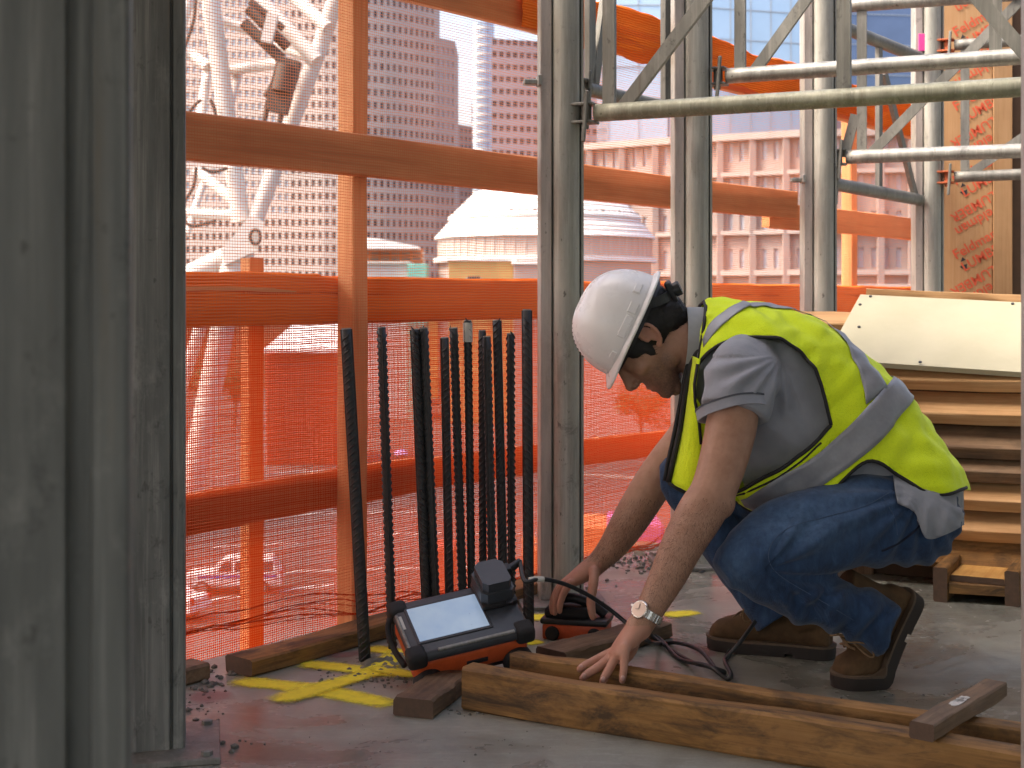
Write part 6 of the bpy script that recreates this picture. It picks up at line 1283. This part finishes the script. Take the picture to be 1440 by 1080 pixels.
# ---- boots
def leather():
    n = NT('brown_nubuck'); v = n.coord('Object'); f = n.noise(v, 18, 6, .65); d = n.noise(v, 90, 5, .7); c = n.ramp(f, [(.3, (.060, .032, .015)), (.55, (.105, .060, .028)), (.8, (.165, .098, .048))]); c = n.mix(n.ramp(d, [(.58, 0.0), (.75, .5)]), c, (.06, .035, .018))
    n.set(color=c, rough=.85, spec=.25, normal=n.bump(d, .3, .002, n.bump(f, .2, .004))); return n.m
M['boot'] = leather(); M['sole'] = plain('dark_rubber_sole', (.03, .022, .017), .8, var=.35, scale=50, bump=.25); M['welt'] = plain('boot_welt', (.12, .08, .05), .8, var=.3, scale=90); M['lace'] = plain('boot_lace', (.20, .12, .06), .85, var=.3, scale=200)
def boot(Mx, bend, nm_label, shaft_dir):
    """boot built in its own frame: x heel to toe, z up; the part behind the ball bends up by bend"""
    bx = .215
    def bd(p):
        p = Vector(p)
        if bend:
            k = max(0, min(1, (bx + .02 - p.x) / .05)); a = bend * k; d = p - Vector((bx, 0, .012))
            if k > 0: p = Vector((bx + d.x * math.cos(a) + d.z * math.sin(a), p.y, .012 - d.x * math.sin(a) + d.z * math.cos(a)))
        return Mx @ p
    xs = [0.006, .03, .07, .11, .15, .19, .23, .265, .29, .306]; tops = [.075, .105, .125, .132, .128, .110, .090, .078, .068, .050]; hw = [.030, .036, .038, .039, .043, .048, .051, .049, .041, .025]
    q = MB(); vs = []; n_ = 24
    for x, tp, w in zip(xs, tops, hw):
        for k in range(n_):
            th = 2 * math.pi * k / n_; c, s = math.cos(th), math.sin(th); e = .75; z0 = .022; zc = (tp + z0) / 2; hz_ = (tp - z0) / 2; y = math.copysign(abs(c) ** e, c) * w; z = zc + math.copysign(abs(s) ** e, s) * hz_
            y *= (1 - .35 * max(0, (z - z0) / (tp - z0) - .4)); vs.append(bd((x, y, z)))
    N = len(xs); q.add(vs, [(i * n_ + k, i * n_ + (k + 1) % n_, (i + 1) * n_ + (k + 1) % n_, (i + 1) * n_ + k) for i in range(N - 1) for k in range(n_)] + [tuple(range(n_))[::-1], tuple((N - 1) * n_ + k for k in range(n_))])
    sh = [(bd((.062, 0, .07)), .046), (bd((.062 + .012, 0, .11)), .050)]; c = sh[-1][0]; 
    for k in (1, 2): sh.append((c + shaft_dir * .035 * k, .051 + .001 * k))
    q.tube([p for p, _ in sh], [r for _, r in sh], 22)
    me = remesh(q, .0042, 4, 'boot'); o = wlink('boot', me, M['boot'])
    def outline(grow): return [(.000 - grow, 0), (.004 - grow, .022), (.02, .035 + grow), (.07, .037 + grow), (.12, .039 + grow), (.17, .046 + grow), (.22, .053 + grow), (.26, .051 + grow), (.29, .042 + grow), (.307 + grow * .6, .024), (.313 + grow, 0)]
    def slab_(z0, z1, grow, x0=-1, x1=1, heel=False):
        half = bez([Vector((x, y, 0)) for x, y in outline(grow)], 5); half = [p for p in half if x0 <= p.x <= x1]; poly = [(p.x, p.y) for p in half] + [(p.x, -p.y) for p in half[::-1][(1 if x1 > .9 else 0):(-1 if x0 < -.5 else None)]]; m_ = len(poly); s_ = MB()
        s_.add([bd((x, y, z0)) - WO for x, y in poly] + [bd((x, y, z1)) - WO for x, y in poly], [tuple(range(m_))[::-1], tuple(range(m_, 2 * m_))] + [(i, (i + 1) % m_, m_ + (i + 1) % m_, m_ + i) for i in range(m_)]); return s_
    slab_(.010, .028, .005).build('sole', M['sole'], o, 40)
    slab_(.0282, .0335, .0065).build('welt', M['welt'], o, 40)
    slab_(0, .0098, .004, -1, .095).build('heel_block', M['sole'], o, 40); slab_(0, .0098, .003, .105, 1).build('tread', M['sole'], o, 40)
    s_ = MB()
    for k in range(5):
        x = .150 + k * .018; z = .128 - k * .0095
        s_.tube([bd((x, y, z + .006 - 9 * y * y)) - WO for y in np.linspace(-.028, .028, 9)], .0026, 6)
        s_.tube([bd((x + .02 * (y + .026) / .052, y, z + .007 - 9 * y * y - .0095 * (y + .026) / .052)) - WO for y in np.linspace(-.026, .026, 9)], .0024, 6)
    s_.build('laces', M['lace'], o, True)
    for sg in (1, -1):
        s_ = MB(); s_.tube(bez([bd((.165, sg * .006, .128)) - WO, bd((.180, sg * .03, .140)) - WO, bd((.205, sg * .054, .120)) - WO, bd((.208, sg * .056, .088)) - WO, bd((.190, sg * .046, .086)) - WO, bd((.168, sg * .010, .124)) - WO], 7), .0022, 6); s_.build('lace_bow', M['lace'], o, True)
    return o
def boot_frame(heel, toe):
    x = (toe - heel); x.z = 0; x.normalize(); y = Vector((0, 0, 1)).cross(x); m_ = Matrix((x, y, Vector((0, 0, 1)))).transposed().to_4x4(); m_.translation = Vector((heel.x, heel.y, 0)); return m_
hf, tf = G(1172, 926), G(998, 908)
boot(boot_frame(Vector((hf.x, hf.y, 0)), Vector((tf.x, tf.y, 0))), 0, '', Vector((-.25, .05, .97)).normalized())
tn = G(1181, 966); xb = Vector((-.93, -.36, 0)).normalized()
mn = boot_frame(Vector((tn.x, tn.y, 0)) - xb * .30, Vector((tn.x, tn.y, 0))); boot(mn, R(58), '', Vector((-.88, -.10, .42)).normalized())
# ---- wrist watch
wt = tag(empty('wrist_watch'), 'silver wrist watch on the worker\'s near wrist', 'watch'); wax = (P(908, 868, 3.05) - P(922, 842, 3.057)).normalized(); wx = (Vector((-.62, -.72, .30)) - wax * Vector((-.62, -.72, .30)).dot(wax)).normalized(); wy = wax.cross(wx); wm = Matrix((wx, wy, wax)).transposed().to_4x4(); wm.translation = P(911, 864, 3.051); wt.matrix_world = wm
nl = 26
for k in range(nl):
    t = 2 * math.pi * k / nl
    if abs(math.atan2(math.sin(t), math.cos(t))) < .42: continue
    q = MB(); q.bevbox((0, 0, 0), (.0032, .0072, .0185), .0008, Matrix.Rotation(t, 4, 'Z') @ Matrix.Translation((.0312, 0, 0))); q.build('band_link', M['silver'], wt)
q = MB(); cm = Matrix.Translation((.0305, 0, 0)) @ Matrix.Rotation(R(90), 4, 'Y'); q.lathe([(.0185, 0), (.0198, .003), (.0198, .0065), (.0180, .0085)], 32, cm); q.build('case', M['silver'], wt, 40)
M['dial'] = plain('rose_dial', (.60, .46, .38), .3, metal=.3, var=.1); q = MB(); q.lathe([(.0165, .0086), (.0165, .0090)], 32, cm); q.build('dial', M['dial'], wt)
q = MB(); q.bar(cm @ Vector((0, 0, .0096)), cm @ Vector((.011, .003, .0096)), .0012, .0006); q.bar(cm @ Vector((0, 0, .0096)), cm @ Vector((-.003, .008, .0096)), .0014, .0006); q.build('hands', M['black_plastic'], wt)
q = MB(); q.lathe([(.0028, 0), (.0028, .005)], 10, cm @ Matrix.Translation((0, .0195, .0045)) @ Matrix.Rotation(R(-90), 4, 'X')); q.build('crown', M['silver'], wt)
